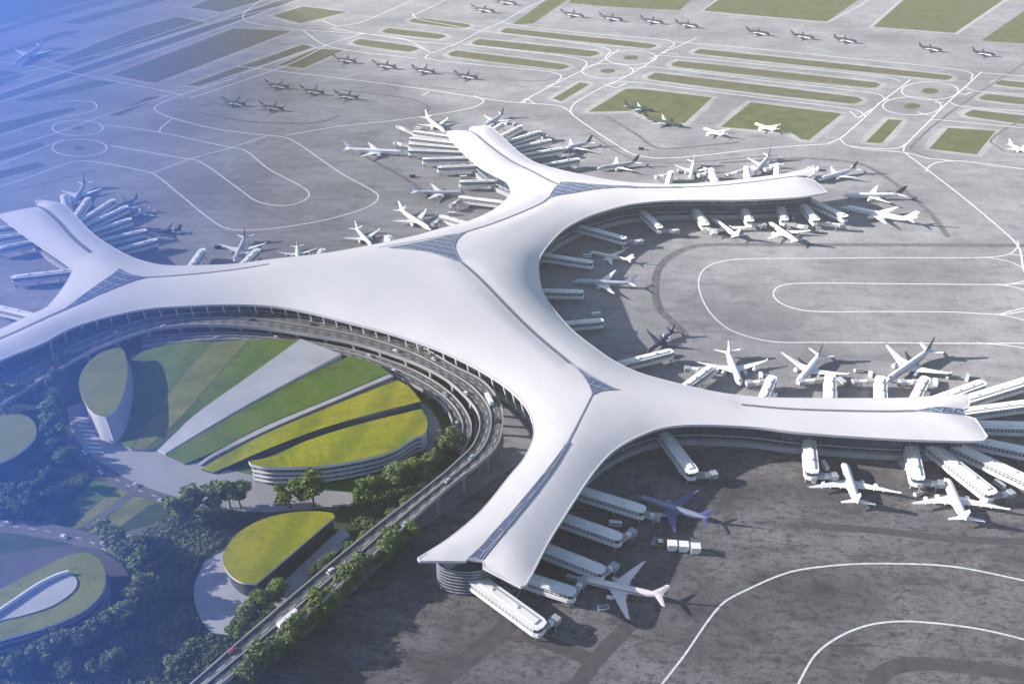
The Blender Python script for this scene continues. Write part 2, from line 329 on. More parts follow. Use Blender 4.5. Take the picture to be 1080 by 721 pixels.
LN = [
 [(1100,362),(1000,362),(930,361.3),(860,361),(820,360.7),(793,356),(767,346),(747,327),(737,303),(740,287),(753,278),(777,273.5),(853,272.5),(953,271.7),(1040,271.5),(1064,268),(1074,259),(1073,254)],
 [(1100,327),(1080,328),(1057,331.5),(1003,329),(920,328.5),(853,328),(827,321.5),(816,312),(820,303),(837,299),(920,299),(1053,300),(1100,298)],
 [(1040,271.5),(1065,276),(1085,286)], [(1050,300),(1075,304),(1090,311)], [(1050,331),(1075,336),(1095,345)], [(1030,361.5),(1060,364),(1095,369)], [(1065,268),(1100,272)], [(1060,301),(1090,294)], [(1055,331),(1095,321)],
 [(954,161),(978,179),(1018,210),(1064,249),(1075,262),(1080,285),(1090,300)],
 [(977,181),(980,175.5),(991,171),(1013,170),(1045,174),(1100,181)],
 [(953,160),(954,154.5),(978,130),(995.5,112),(1020,90),(1035,76)],
 [(873,152),(887,145.5),(913,123),(929,108),(953,90),(960,84)],
 [(691,167),(720,166),(803,157),(840,154),(873,152)],
 [(886,147),(893,153),(910,157),(953,161),(980,167),(1007,170)], [(895,154),(930,157),(948,156),(955,152)],
 [(642,89),(660,86),(720,93),(800,103),(897,115),(907,118),(913,123)], [(662,73),(688,71),(800,84.5),(920,98),(930,101),(933,106)], [(685,62),(700,59),(800,68),(937,82),(950,86)],
 [(711,44),(800,52),(940,66),(1013,74),(1025,78),(1024,84)], [(1035,77),(1100,82)], [(1018,92),(1028,96),(1100,101)], [(1000,107),(1012,112),(1100,119)], [(981,126),(995,127),(1100,137)],
 [(530,24),(560,29),(640,37),(700,42),(711,46),(706,51)], [(510,33),(560,39),(630,49),(643,53),(640,59)], [(488,47),(550,54),(610,62),(619,67),(614,73)], [(452,57),(450,62),(500,68),(580,76),(592,80),(587,87)],
 [(600,-10),(557,8),(530,23),(507,33),(480,47),(455,56)], [(735,40),(720,47),(693,59),(684,67),(658,82),(640,90),(609,107),(602,115.5),(606,123),(660,159),(672,164),(691,167)],
 [(653,52),(636,64),(609,77),(560,102),(552,109)], [(250,70),(393,87),(460,96),(503,103),(540,108),(590,112),(604,120)], [(500,101),(510,107),(493,115),(417,127),(360,133),(300,143)],
 [(110,132),(123,133),(170,140),(240,155),(257,158),(283,178),(320,198),(326,205),(320,212),(300,217),(273,213),(253,200),(210,170),(193,167),(113,153)],
 [(73,171),(93,170),(150,180),(163,184),(187,203),(227,235),(244,242),(278,242),(333,234),(373,224),(393,215.5),(399,207),(391,200),(360,183),(312,150),(300,145),(283,143),(233,137),(186,126),(166,118),(163,114),(170,109),(192,100),(250,82)],
 [(163,182),(200,168),(240,157),(283,143)], [(168,140),(170,135),(182,125)], [(192,100),(127,87),(33,70),(-30,62)], [(-40,155),(0,143),(53,127),(98,117),(102,112),(95,107),(60,107)], [(-40,184),(0,173),(67,147)], [(-40,208),(0,197),(73,172)],
 [(-60,116),(0,98),(160,45.5),(300,-2)], [(-60,132),(0,108),(165,54),(320,-2)],[(-60,47),(0,28),(120,-5)],[(280,-3),(256,20),(300,30),(340,33)],
 [(340,33),(420,40),(455,56)],[(340,22),(355,28),(380,24),(440,-2)],[(435,17),(450,10),(480,-5)],[(480,47),(450,45),(380,35),(350,30)],[(507,33),(470,26),(440,20),(435,14)],
 [(-40,170),(60,140),(110,122),(180,100)], [(100,60),(200,32),(290,8)], [(-30,90),(100,58),(230,16)], [(200,104),(300,70),(345,48)], [(320,33),(350,50),(440,62)], [(385,35),(330,52),(255,78)],
 [(695,725),(720,693),(760,638),(787,622),(833,603),(880,596),(927,594),(1003,597),(1080,612),(1130,625)],
 [(838,728),(860,690),(887,670),(920,658),(960,655),(1027,662),(1080,674),(1130,690)],
]
for cx, cy, rx, ry in ((665.5,61,27,7.5),(641,75,27,8),(981,96,30,9.5),(962,112,31,9.5),(82,135,27,8),(84,156,29,9)):
    LN.append([(cx+rx*math.cos(t*math.pi/6), cy+ry*math.sin(t*math.pi/6)) for t in range(13)])
# fillets where taxiways meet the cross strips
LN += [[(920,115),(905,125),(896,117)],[(937,104),(925,110)],[(996,108),(985,108)],[(1010,98),(1018,100),(1025,97)],[(985,122),(975,121),(968,118)],[(705,52),(698,56),(715,57)],[(636,89),(650,93),(660,88)],[(585,88),(575,92),(592,92)],[(548,109),(555,104),(565,110)],[(446,101),(452,97)]]
band('taxi_lines', [(q, 1.75 if q[0][1] < 250 else 1.2) for q in LN], 2.0, M['line'], .10, 6)
band('taxi_edge_lines', [([(720,47),(860,59),(1000,70)], .8), ([(690,72),(800,80),(925,93)], .8), ([(640,93),(612,108),(608,116),(625,127)], .7), ([(560,33),(700,47)], .8), ([(470,62),(590,73)], .7),
   ([(120,74),(245,27),(300,12)], 1.6), ([(240,35),(170,60),(100,85)], 1.2), ([(60,77),(120,60),(200,33)], 1.4), ([(215,90),(345,45),(400,20)], 1.2), ([(180,95),(320,42),(390,14)], 1.1)], 1, M['shoulder'], .088)
# park, plaza, roads on the ground
sheet('park_ground', [[(-200,480),(-60,425),(10,400),(60,368),(110,352),(170,352),(420,370),(475,400),(500,440),(500,470),(470,505),(400,565),(300,660),(200,745),(150,900),(-400,900)]], M['park'], .05, corner=180, n=1)
sheet('plaza', [[(70,430),(76,455),(82,469),(100,487),(127,504),(155,515.5),(193,526),(262,540),(372,533),(372,520),(262,500),(200,480),(120,440),(85,425)]], M['plaza'], .12, n=4)
sheet('garden_floor', [[(118,400),(140,372),(200,360),(300,362),(400,390),(440,415),(462,440),(468,470),(455,500),(420,520),(300,530),(210,510),(140,480),(120,465)]], M['lawn'], .09, n=4)
sheet('garden_path', [[(438,422),(450,428),(462,445),(466,470),(458,490),(440,505),(434,498),(447,480),(452,460),(449,440)]], M['plaza'], .14)
sheet('park_lawn', [[(97,507),(127,508),(118,520),(93,536),(72,536)],[(141,516),(120,540),(118,548),(135,540),(168,530),(178,520),(165,515)]], M['lawn'], .10, corner=40)
sheet('park_meadow', [[(125,514),(142,514),(97,552),(76,558),(82,548)],[(141,524),(166,526),(120,560),(92,562)]], M['lawn_light'], .11, corner=40)
roads_px = [([(72,462),(84,478),(100,490),(127,508),(155,520),(193,531),(230,533)], 9), ([(-60,556),(0,554),(55,561),(95,571),(115,583),(135,603)], 12), ([(88,500),(70,525),(50,552)], 7), ([(195,545),(165,556),(140,563),(110,575)], 7), ([(141,519),(118,536),(90,556)], 6), ([(-60,505),(0,500),(60,497),(100,497),(150,519)], 6)]
band('park_road', roads_px, 9, M['road'], .16)
dash = MB()
def dashes(mb, pts, L=4, G=6, w=.5, z=.2):
    acc = 0; on = True; cur = [pts[0]]
    for a, b in zip(pts, pts[1:]):
        d = (b-a).length; t = 0
        while t < d:
            lim = (L if on else G) - acc; step = min(lim, d-t); t += step; acc += step; q = a.lerp(b, t/d)
            cur.append(q)
            if acc >= (L if on else G) - 1e-6:
                if on and len(cur) > 1: mb.ribbon(cur, w, z)
                on = not on; acc = 0; cur = [q]
for q, w in roads_px[:4]: dashes(dash, px(q, 0, 4), 4, 7, .45, .2)
tag(dash.build('road_dashes', M['dashes']), kind='structure')

# ------------------------------------------------------------------ terminal
ZE = 26.0
OUT = [(-60,413),(0,380),(44,362),(73,346.5),(111,334.5),(155.5,325.5),(200,322.5),(244,321),(289,323),(324,329),(360,338),(413,352),(460,368),(493,383),(527,403),(550,423),(560,440),(562,460),(552,483),(538,500),(507,538),(473,567),(440,588),(442,591.5),(491,591.5),(493,589),(509,591),(509,598),(549,618.5),(555.5,615.5),(578,573),(595.5,544.5),(624,501),(642,480),(658,468),(678,458),(698,451),(724,448),(755,448),(800,450.5),(840,455.5),(929,462),(995,464.5),(1035.5,464.5),(1042,460),(1029,441),(1018,438),(1017,431.5),(1022,429),(1024,415.5),(991,417),(951,419.5),(840,419.5),(795,418),(755,413),(711,403),(675,393),(649,381),(627,366),(604,348),(584,325.5),(573,308),(569,290),(569,274),(578,259),(596,241),(618,229),(642,221),(664,215.5),(696,212),(736,211),(780,211),(842,208),(873,203),(860,191),(851,187),(859,183),(858,174),(851,178),(827,183),(798,187),(760,191.5),(720,194),(691,194),(651,191),(613,184),(569,173),(551,163),(538,152),(522,137),(516,132),(496,134),(494,137),(471,138),(471,141),(482,154),(496,168),(511,179),(530,188),(536,194),(538,203),(525,218),(497,232),(457,243),(440,248),(389,259),(342,267),(280,274),(251,278),(200,280),(169,279),(142,272),(120,261),(98,246),(76,223),(67,215),(46,211),(37,211),(40,217),(31,219),(-3,226),(31,252),(73,281),(73,292),(50,323),(40,328),(0,347),(-60,372)]
outline = px(OUT, ZE, 4, True, 40)
GROOVES = [([(485,253),(525.5,238),(570,219),(580,212)], 2.2), ([(494,137),(513,154),(538,172),(560,183),(579,194),(588,198)], 2.6), ([(487,290),(503,304),(530,329),(563,358),(601,389)], 2.4),
           ([(673,200),(720,199),(760,197),(798,193),(851,185.5)], 2.4), ([(782,429),(840,434),(929,436.5),(965,436)], 2.2), ([(40,217),(60,234),(78,254),(96,269)], 3.0), ([(-60,380),(0,360),(58,334),(93,319)], 3), ([(154,297),(200,294),(240,290),(285,284)], 2.0),
           ([(624,424),(612,447),(598,473)], 1.0), ([(485,253),(440,262),(400,269)], 1.0)]
SKY = [[(127,288),(141,295),(156,297),(140,303),(118,311),(95,320),(60,334),(85,318),(108,303),(120,295)],
       [(410,271),(454,262),(485.5,253),(494,249),(484,260),(480,271),(482,282),(487,290),(472,286),(450,278)],
       [(578,213),(584,204),(591,196),(607,197),(635,199),(673,199),(720,198),(720,200),(673,201),(644,202.5),(624,205),(602,209)],
       [(600,388),(618,401),(647,416.5),(653,418),(633,420.5),(624,424.5),(621,415.5),(613,402)],
       [(598,472),(600,473),(581,503),(549,545),(525,574),(509,590.5),(493.5,588.5),(511,575),(543,540),(575,502)],
       [(960,436),(985,433),(1017,432),(1018,437.5),(985,439)]]
gro_w = [(px(q, ZE, 6, False, 75), w) for q, w in GROOVES]
sky_w = [px(q, ZE, 4, True, 60) for q in SKY]
def segdist(pts, poly, closed):
    A = np.array([(p[0], p[1]) for p in poly]); B = np.roll(A, -1, 0)
    if not closed: A, B = A[:-1], B[:-1]
    D = B - A; L = (D**2).sum(1); L[L == 0] = 1e-9
    out = np.full(len(pts), 1e9)
    for s in range(0, len(pts), 2000):
        q = pts[s:s+2000]
        t = (((q[:, None, :] - A[None]) * D[None]).sum(2) / L[None]).clip(0, 1)
        d = np.sqrt(((q[:, None, :] - (A[None] + t[..., None]*D[None]))**2).sum(2)).min(1)
        out[s:s+2000] = d
    return out
def inside(pts, poly):
    A = np.array([(p[0], p[1]) for p in poly]); B = np.roll(A, -1, 0); r = np.zeros(len(pts), bool)
    for a, b in zip(A, B):
        c = ((a[1] > pts[:, 1]) != (b[1] > pts[:, 1]))
        with np.errstate(divide='ignore', invalid='ignore'):
            xi = (b[0]-a[0])*(pts[:, 1]-a[1])/(b[1]-a[1]) + a[0]
        r ^= c & (pts[:, 0] < xi)
    return r
_bump = [(P(585,300,ZE), 50, 3.5), (P(390,310,ZE), 130, 8.0), (P(620,440,ZE), 90, 1.5), (P(520,300,ZE), 60, 3.0)]
def roof_z(pts):
    pts = np.array([(p[0], p[1]) for p in pts], float)
    d = segdist(pts, outline, True)
    H = np.full(len(pts), 6.0)
    z = ZE + H*(1-np.exp(-d/24.0))
    for c, r, h in _bump:
        z += h*np.exp(-((pts[:,0]-c.x)**2+(pts[:,1]-c.y)**2)/r**2) * (1-np.exp(-d/20.0))
    for q, w in gro_w:
        if w < 1.5: continue
        z -= 1.1*np.exp(-(segdist(pts, q, False)/7.0)**2)
    return z
def tri_sheet(poly, step, zf, extra=None):
    P2 = np.array([(p[0], p[1]) for p in poly]); lo = P2.min(0); hi = P2.max(0)
    gx, gy = np.meshgrid(np.arange(lo[0], hi[0], step), np.arange(lo[1], hi[1], step)); gp = np.stack([gx.ravel(), gy.ravel()], 1)
    gp = gp + np.random.RandomState(1).uniform(-.1, .1, gp.shape)*step
    gp = gp[inside(gp, poly)]
    if len(gp): gp = gp[segdist(gp, poly, True) > step*.45]
    if extra is not None:
        d2 = np.sqrt(((gp[:, None, :] - extra[None])**2).sum(2)).min(1); gp = gp[d2 > 3.4]
        ex = extra[inside(extra, poly)]; ex = ex[segdist(ex, poly, True) > 1.5]; gp = np.concatenate([gp, ex])
    vs = [Vector((p[0], p[1])) for p in poly] + [Vector((float(a), float(b))) for a, b in gp]
    n = len(poly)
    r = delaunay_2d_cdt(vs, [(i, (i+1) % n) for i in range(n)], [list(range(n))], 1, 1e-5)
    V = r[0]; Fc = [tuple(f) for f in r[2]]
    zz = zf(V)
    verts = [(v.x, v.y, float(z)) for v, z in zip(V, zz)]
    fs = []
    for f in Fc:
        a, b, c = [V[i] for i in f[:3]]
        fs.append(f if (b.x-a.x)*(c.y-a.y)-(b.y-a.y)*(c.x-a.x) > 0 else f[::-1])
    return verts, fs
def shell(verts, fs, th):
    """closed slab under a triangulated sheet"""
    n = len(verts); cnt = {}
    for f in fs:
        for i in range(len(f)):
            e = (f[i], f[(i+1) % len(f)]); cnt[e] = 1
    side = [(b, a, a+n, b+n) for (a, b) in cnt if (b, a) not in cnt]
    return verts + [(x, y, z-th) for x, y, z in verts], fs + [tuple(i+n for i in f[::-1]) for f in fs] + side

term = empty('airport_terminal', P(480, 330, 0), 0, 'vast white terminal with curved roof spreading into piers across the apron', 'terminal')
ex_ = []
def _along(q, closed, offs, step=5.0):
    q = [Vector((p[0], p[1])) for p in q]
    if closed: q = q + [q[0]]
    acc = step
    for a, b in zip(q, q[1:]):
        d = b-a
        if d.length < 1e-6: continue
        n_ = Vector((-d.y, d.x)).normalized(); t = 0
        while t < d.length:
            st = min(step-acc if acc < step else 0, d.length-t)
            t += st; acc += st
            if acc >= step-1e-6:
                p = a + d*(t/d.length)
                for o_ in offs: ex_.append((p.x+n_.x*o_, p.y+n_.y*o_))
                acc = 0
            if st == 0 and acc == 0: continue
            if t >= d.length: break
for q, w in gro_w: _along(q, False, (-9, -4.5, 0, 4.5, 9) if w > 1.5 else (0,))
for q in sky_w: _along(q, True, (0,))
ex_ = np.array(ex_); keep = []
for i in range(len(ex_)):
    if not keep or np.sqrt(((ex_[keep]-ex_[i])**2).sum(1)).min() > 2.6: keep.append(i)
rv, rf = tri_sheet(outline, 7.0, roof_z, ex_[keep])
mb = MB(); mb.add(*shell(rv, rf, 1.6)); roof_o = mb.build('roof', M['roof'], term, smooth=True)
# sharp rim edges
bm = bmesh.new(); bm.from_mesh(roof_o.data)
for e in bm.edges:
    if len(e.link_faces) == 2 and e.calc_face_angle(0) > .6: e.smooth = False
bm.to_mesh(roof_o.data); bm.free()
rim = MB(); rz_ = roof_z(outline); rim.ribbon([Vector((p.x, p.y, z+.12)) for p, z in zip([Vector((*q, 0)) for q in offset(outline, .5)], roof_z(offset(outline, .5)))], 1.0, closed=True, h=.5)
ro = rim.build('rim', M['roof'], roof_o)
ro.parent = roof_o; ro.location = (0, 0, 0)
for q, w in gro_w:
    zz = roof_z(q); mb = MB(); mb.ribbon([Vector((p.x, p.y, z+.35)) for p, z in zip(q, zz)], w if w > 1.5 else .9, h=.6)
    mb.build('gutter', M['groove'] if w > 1.5 else M['steel'], term)
for q in sky_w:
    v, f = tri_sheet(q, 5, lambda V: roof_z(V)+.45)
    mb = MB(); mb.add(*shell(v, f, .5)); so = mb.build('skylight', M['skyglass'], term)
    # lattice bars
    P2 = np.array([(p[0], p[1]) for p in q]); lo = P2.min(0); hi = P2.max(0); bars = MB()
    for ang in (0.9, -0.5):
        dx, dy = math.cos(ang), math.sin(ang); c = (lo+hi)/2; R = float(np.hypot(*(hi-lo)))/2; k = -R
        while k < R:
            ts = np.arange(-R, R, 2.0); pp = np.stack([c[0]-dy*k+dx*ts, c[1]+dx*k+dy*ts], 1); ins = inside(pp, q); zz = roof_z(pp)
            run = []
            for i in range(len(pp)):
                if ins[i]: run.append(Vector((pp[i][0], pp[i][1], zz[i]+.65)))
                if (not ins[i] or i == len(pp)-1) and run:
                    if len(run) > 2: bars.ribbon([run[0]] + run[2:-1:2] + [run[-1]], .5 if ang > 0 else .35, h=.25)
                    run = []
            k += 6.0 if ang > 0 else 9.0
    oq = offset(q, .3); bars.ribbon([Vector((a, b, z+.6)) for (a, b), z in zip(oq, roof_z(oq))], .4, closed=True, h=.3)
    if bars.v:
        bo = bars.build('frame', M['steel'], so); 
def inset(d):
    q = offset(outline, d); A = np.array(q); ok = inside(A, outline) & (segdist(A, outline, True) > d*.88)
    return [p for p, k in zip(q, ok) if k]
# facade below the roof
fac = inset(13.0); mb = MB(); mb.walls(fac[::1], 0, ZE+.2); wall_o = mb.build('glass_wall', M['glass'], term)
mb = MB(); i = 0
fv = [Vector((p[0], p[1], 0)) for p in inset(12.7)]
for a, b in zip(fv, fv[1:]+fv[:1]):
    L = (b-a).length; k = max(1, int(L/5))
    for j in range(k):
        p = a.lerp(b, j/k); mb.box((p.x, p.y, 13), (.4, .4, 26))
mb.build('mullion', M['groove'], wall_o)
for zt, th in ((8, .9), (16, .7)):
    mb = MB(); mb.ribbon([Vector((p[0], p[1], zt)) for p in inset(12.3)], 1.0, closed=True, h=th); mb.build('floor_ledge', M['conc'], term)
mb = MB(); mb.walls(inset(10), 0, 4.2); mb.ribbon([Vector((p[0], p[1], 4.3)) for p in inset(11.3)], 3.0, closed=True, h=.4); mb.build('podium', M['steel'], term)
# raking columns under the eaves along the forecourt
colpts = px([(44,362),(73,346.5),(111,334.5),(155.5,325.5),(200,322.5),(244,321),(289,323),(324,329),(360,338),(413,352),(460,368),(493,383),(527,403),(550,423),(560,440),(562,460),(552,483),(538,500)], ZE, 8)
acc = 0; cnt_ = 0; cgeo = None
for a, b in zip(colpts, colpts[1:]):
    acc += (b-a).length
    if acc > 10.5 and cnt_ < 62:
        acc = 0; cnt_ += 1; d = (b-a).normalized(); nrm = Vector((-d.y, d.x, 0))
        t = a + nrm*2.5; bt = a + nrm*7
        mb = MB(); mb.seg((bt.x, bt.y, 5), (t.x, t.y, ZE-.8), .9, .9); mb.build('column', M['white'], term)

# ------------------------------------------------------------------ elevated roads
def loft_deck(outer, inner, z, k=90):
    """resample both edges to k points"""
    def res(pts):
        d = [0]
        for a, b in zip(pts, pts[1:]): d.append(d[-1] + (b-a).length)
        out = []; j = 0
        for i in range(k):
            t = d[-1]*i/(k-1)
            while j < len(d)-2 and d[j+1] < t: j += 1
            f = (t-d[j])/max(1e-6, d[j+1]-d[j]); out.append(pts[j].lerp(pts[j+1], f))
        return out
    return res(outer), res(inner)
def viaduct(outer_px, inner_px, z, label, medians=(.5,), th=1.6, colstep=5, k=100, lines=(.25, .75), name='elevated_road', ppl=True):
    A, B = loft_deck(px(outer_px, z, 6), px(inner_px, z, 6), z, k)
    root = empty(name, (A[k//2].x, A[k//2].y, 0), 0, label, 'road')
    mb = MB(); n = k
    vs = A + B + [p-Vector((0,0,th)) for p in A] + [p-Vector((0,0,th)) for p in B]; fs = []
    for i in range(n-1):
        fs += [(i, n+i, n+i+1, i+1), (2*n+i, 2*n+i+1, 3*n+i+1, 3*n+i), (i, i+1, 2*n+i+1, 2*n+i), (n+i+1, n+i, 3*n+i, 3*n+i+1)]
    fs += [(0, 2*n, 3*n, n), (n-1, 2*n-1, 4*n-1, 3*n-1)]
    mb.add(vs, fs); mb.build('deck', M['road'], root)
    for e, off in ((A, 1), (B, -1)):
        mb = MB(); q = []
        for a, b in zip(A, B):
            d = (b-a).normalized()*off*.15 if (b-a).length > .1 else Vector(); p = (a if off == 1 else b) - d*.5; q.append(Vector((p.x, p.y, z+1.2)))
        mb.ribbon(q, .7, h=2.8); mb.build('parapet', M['conc'], root)
    for m_ in medians:
        mb = MB(); mb.ribbon([Vector((*a.lerp(b, m_).xy, z+1.0)) for a, b in zip(A, B)], .7, h=.98); mb.build('median_barrier', M['conc'], root)
    for m_ in lines:
        mb = MB()
        dashes(mb, [a.lerp(b, m_) for a, b in zip(A, B)], 5, 5, .35, z+.05); mb.build('lane_marking', M['dashes'], root)
    for i in range(colstep//2, k-1, colstep):
        a, b = A[i], B[i]; c = a.lerp(b, .5); L = (b-a).length; mb = MB(); rz = math.atan2((b-a).y, (b-a).x)
        mb.box((c.x, c.y, z-th-.9), (L*.96, 1.8, 1.7), rz)
        for f_ in ((.12, .88) if L > 14 else (.5,)):
            p = a.lerp(b, f_); mb.box((p.x, p.y, (z-th-1.75)/2), (1.8, 1.8, z-th-1.75), rz)
        mb.build('pier', M['conc'], root)
    return A, B, root
OUT_U = [(-80,455),(0,409),(60,374),(95,357),(155,337),(200,331),(267,328),(311,333),(378,345),(440,364),(480,387),(509,402),(527,425),(530,447),(524,470),(503,491),(480,508),(415,566),(358,618),(302,667),(238,717),(190,760)]
IN_U  = [(-80,478),(0,428),(60,391),(95,371),(155,349),(200,343),(267,345),(311,351),(369,361),(404,371),(440,384),(469,399),(491,418),(504,435),(506,452),(498,471),(484,485),(465,502),(391,560),(328,612),(270,662),(207,717),(160,758)]
UA, UB, vroot = viaduct(OUT_U, IN_U, 15.0, 'curved upper elevated road sweeping round the garden along the terminal front', medians=(.5,), colstep=4, k=130, lines=(.17,.33,.67,.83))
OUT_L = [(150,356),(167,354.5),(240,351),(290,354),(340,363),(390,374),(430,388),(462,405),(484,424),(496,444),(496,460),(486,478)]
IN_L  = [(150,366),(167,363),(240,358.5),(285,361),(330,368),(370,377),(411,394),(436,406),(455,417),(469,429),(478,448),(474,468)]
LA, LB, _ = viaduct(OUT_L, IN_L, 7.0, 'lower elevated road running beside the green garden roofs', medians=(.45,), colstep=5, k=80, lines=(.22,.72))
i0 = next(i for i in range(len(UA)) if UA[i].y < P(527, 458, 15).y and UA[i].y < UA[i-1].y)
wq = [UA[i].lerp(UB[i], .12) for i in range(i0, len(UA))]
mb = MB(); mb.ribbon([Vector((p.x, p.y, 9.5)) for p in wq], 1.2, h=9.4); mb.build('sun_block_wall', M['groove'], vroot)  # wall added under the deck to keep the low sun off the apron
# ------------------------------------------------------------------ garden hall with green roofs
def block(root, name, pts3, z0, m, n=4, corner=35, th=None, skirt=None, label=None):
    """solid with a top outline given as (x, y, Z) pixels"""
    q = px(pts3, 0, n, True, corner)
    poly = [(p.x, p.y) for p in q]; zt = [p.z for p in q]
    mb = MB()
    if area2(poly) < 0: poly = poly[::-1]; zt = zt[::-1]
    zl = [max(z0, z-th) for z in zt] if th else z0
    Pn = len(poly); vs = [(a, b, z) for (a, b), z in zip(poly, zt)]
    r = delaunay_2d_cdt([Vector(p) for p in poly], [(i, (i+1) % Pn) for i in range(Pn)], [list(range(Pn))], 1, 1e-5)
    tris = [tuple(f) for f in r[2]]
    if len(r[0]) == Pn:
        idx = [r[3][i][0] for i in range(Pn)]
        t2 = []
        for f in tris:
            f = tuple(idx[i] for i in f); a, b, c = [vs[i] for i in f]
            t2.append(f if (b[0]-a[0])*(c[1]-a[1])-(b[1]-a[1])*(c[0]-a[0]) > 0 else f[::-1])
    else: t2 = [tuple(range(Pn))]
    mb.add(vs, t2); o = mb.build(name, m, root, label=label)
    mb = MB(); mb.walls([(a, b) for a, b in poly], zl, [z-.02 for z in zt]); 
    o2 = mb.build('side_wall', skirt or M['conc'], o); o2.location = (0,0,0)
    return o, poly, zt
gh = empty('garden_hall', P(300, 440, 0), 0, 'oval transport hall with fan of green roofs inside the road loop', 'building')
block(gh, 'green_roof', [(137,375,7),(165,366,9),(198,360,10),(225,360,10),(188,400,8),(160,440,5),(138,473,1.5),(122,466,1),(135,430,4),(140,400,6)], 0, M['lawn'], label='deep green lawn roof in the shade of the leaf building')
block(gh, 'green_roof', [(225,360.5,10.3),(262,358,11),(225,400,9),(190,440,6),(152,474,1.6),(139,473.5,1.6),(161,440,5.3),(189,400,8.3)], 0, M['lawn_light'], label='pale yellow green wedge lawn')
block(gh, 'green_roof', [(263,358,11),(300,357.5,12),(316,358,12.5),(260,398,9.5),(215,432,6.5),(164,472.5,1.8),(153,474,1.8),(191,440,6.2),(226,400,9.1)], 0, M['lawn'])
block(gh, 'ramp', [(317,357,13.5),(360,373,13.5),(270,421,9.5),(215,453,6),(174,478,1),(163,472.5,1),(215,430,7.2),(262,397,10)], 0, M['ramp'], corner=25, label='pale paved ramp rising between the lawns', skirt=M['white'])
block(gh, 'green_roof', [(369,375,12),(395,383,12),(411,393,12),(350,419,10),(280,448,7),(225,476,4),(195,489,1),(186,484,1),(175,479.5,1),(216,455,5.5),(272,423,8.5),(330,393,11)], 0, M['lawn'], corner=25, skirt=M['glass'])  # dark glass sides: shade between the roofs put into the wall colour
block(gh, 'walkway', [(411,394,12.6),(415,396.5,12.6),(352,423,11),(282,453,8),(222,483,3),(212,490,1.2),(208,489,1.2),(226,477,4.2),(280,449,7.6),(350,420,10.6)], 0, M['conc'], corner=25)
block(gh, 'green_roof', [(419,400.5,15.5),(432,408,15.5),(444,423,15.5),(392,436,14),(335,453,11),(280,474,8),(225,498,1.5),(212,494,1.5),(232,482,4),(280,457,8.2),(352,427,12)], 0, M['meadow'], corner=25, label='long yellow meadow roof', skirt=M['glass'])  # sides in dark glass so their colour stands in for the slot's shade
block(gh, 'green_roof', [(444,431,17),(450,441,17),(450,452,17),(446,458,17),(438,460,17),(413,475,17),(380,484,17),(335,491,17),(280,492,17),(264,489,17),(262,486,16.5),(286,481,14),(322,465,15),(375,448,16.5)], 14.5, M['meadow'], corner=40, label='large yellow meadow roof with curved front', skirt=M['white'])
fr = [(444,431),(450,441),(450,452),(446,458),(438,460),(413,475),(380,484),(335,491),(280,492),(264,489),(262,486),(286,481),(322,465),(375,448)]
q = px([(a, b, 17) for a, b in fr], 0, 4, True, 40); inn = offset([(p.x, p.y) for p in q], 2.5)
mb = MB(); mb.walls(inn, 0, 14.6); mb.build('glass_wall', M['glass'], gh)
for zt in (3.5, 7.2, 10.9):
    mb = MB(); mb.ribbon([Vector((a, b, zt)) for a, b in offset(inn, -1.0)], 2.2, closed=True, h=.8); mb.build('floor_ledge', M['white'], gh)
mb = MB()
iv = [Vector((a, b, 0)) for a, b in offset(inn, -.25)]
for a, b in zip(iv, iv[1:]+iv[:1]):
    k = max(1, int((b-a).length/4))
    for j in range(k): p = a.lerp(b, j/k); mb.box((p.x, p.y, 7.3), (.4, .4, 14.6))
mb.build('mullion', M['steel'], gh)
# leaf-shaped pavilion with tilted olive roof
def pavilion(name, label, roof_pts, z, m, flare, base_mat, wall=M['glass'], shift=(0,0), n=5, rim=True):
    q = px(roof_pts, z, n, True, 60); c = sum((p for p in q), Vector())/len(q)
    root = empty(name, (c.x, c.y, 0), 0, label, 'building')
    o, poly, zt = block(root, 'green_roof', [(a[0], a[1], z if len(a) < 3 else a[2]) for a in roof_pts], z-1.4, m, n=n, corner=60, th=1.4, skirt=M['white'])
    inn = offset(poly, 1.5); mb = MB(); 
    base = [(a + (a-c.x)*flare + shift[0], b + (b-c.y)*flare + shift[1]) for a, b in inn]
    N_ = len(inn); mb.add([(a, b, 0) for a, b in base] + [(a, b, z-1.3) for a, b in inn], [(i, (i+1) % N_, N_+(i+1) % N_, N_+i) for i in range(N_)])
    w = mb.build('wall', base_mat, root)
    return root, poly, inn, base
pavilion('leaf_pavilion', 'leaf shaped pavilion with tilted olive roof and flared pale walls', [(83,404),(89,387),(104,373),(118,367.5),(127,367),(132,373),(134,393),(130,413),(122,431),(111,440),(98,435.5),(88,422)], 18, M['olive_roof'], .16, M['ramp'], shift=(4,-3))
r_, poly, inn, base = pavilion('oval_hall', 'large oval hall with green ring roof in the lower left corner', [(-60,655),(0,621),(44,598),(73,584.5),(93,583),(107,593),(111,609),(107,624),(89,642),(55.5,658),(0,674),(-60,690)], 19, M['olive_roof'], .0, M['glass'])
block(r_, 'inner_roof', [(-30,668,19.6),(0,644,19.6),(40,618,19.6),(73,604,19.6),(81,611,19.6),(78,622,19.6),(55.5,638,19.6),(22,649,19.6),(0,654,19.6)], 19.05, M['ramp'], corner=60)
mb = MB(); mb.ribbon([p + Vector((0,0,2.2)) for p in px([(-20,658),(0,645),(40,618),(60,608),(73,604)], 19.5, 5)], 1.0, h=2.6); mb.build('parapet', M['white'], r_)
for zt in (5, 10, 15):
    mb = MB(); mb.ribbon([Vector((a, b, zt)) for a, b in offset(inn, -.8)], 1.6, closed=True, h=.6); mb.build('floor_ledge', M['steel'], r_)
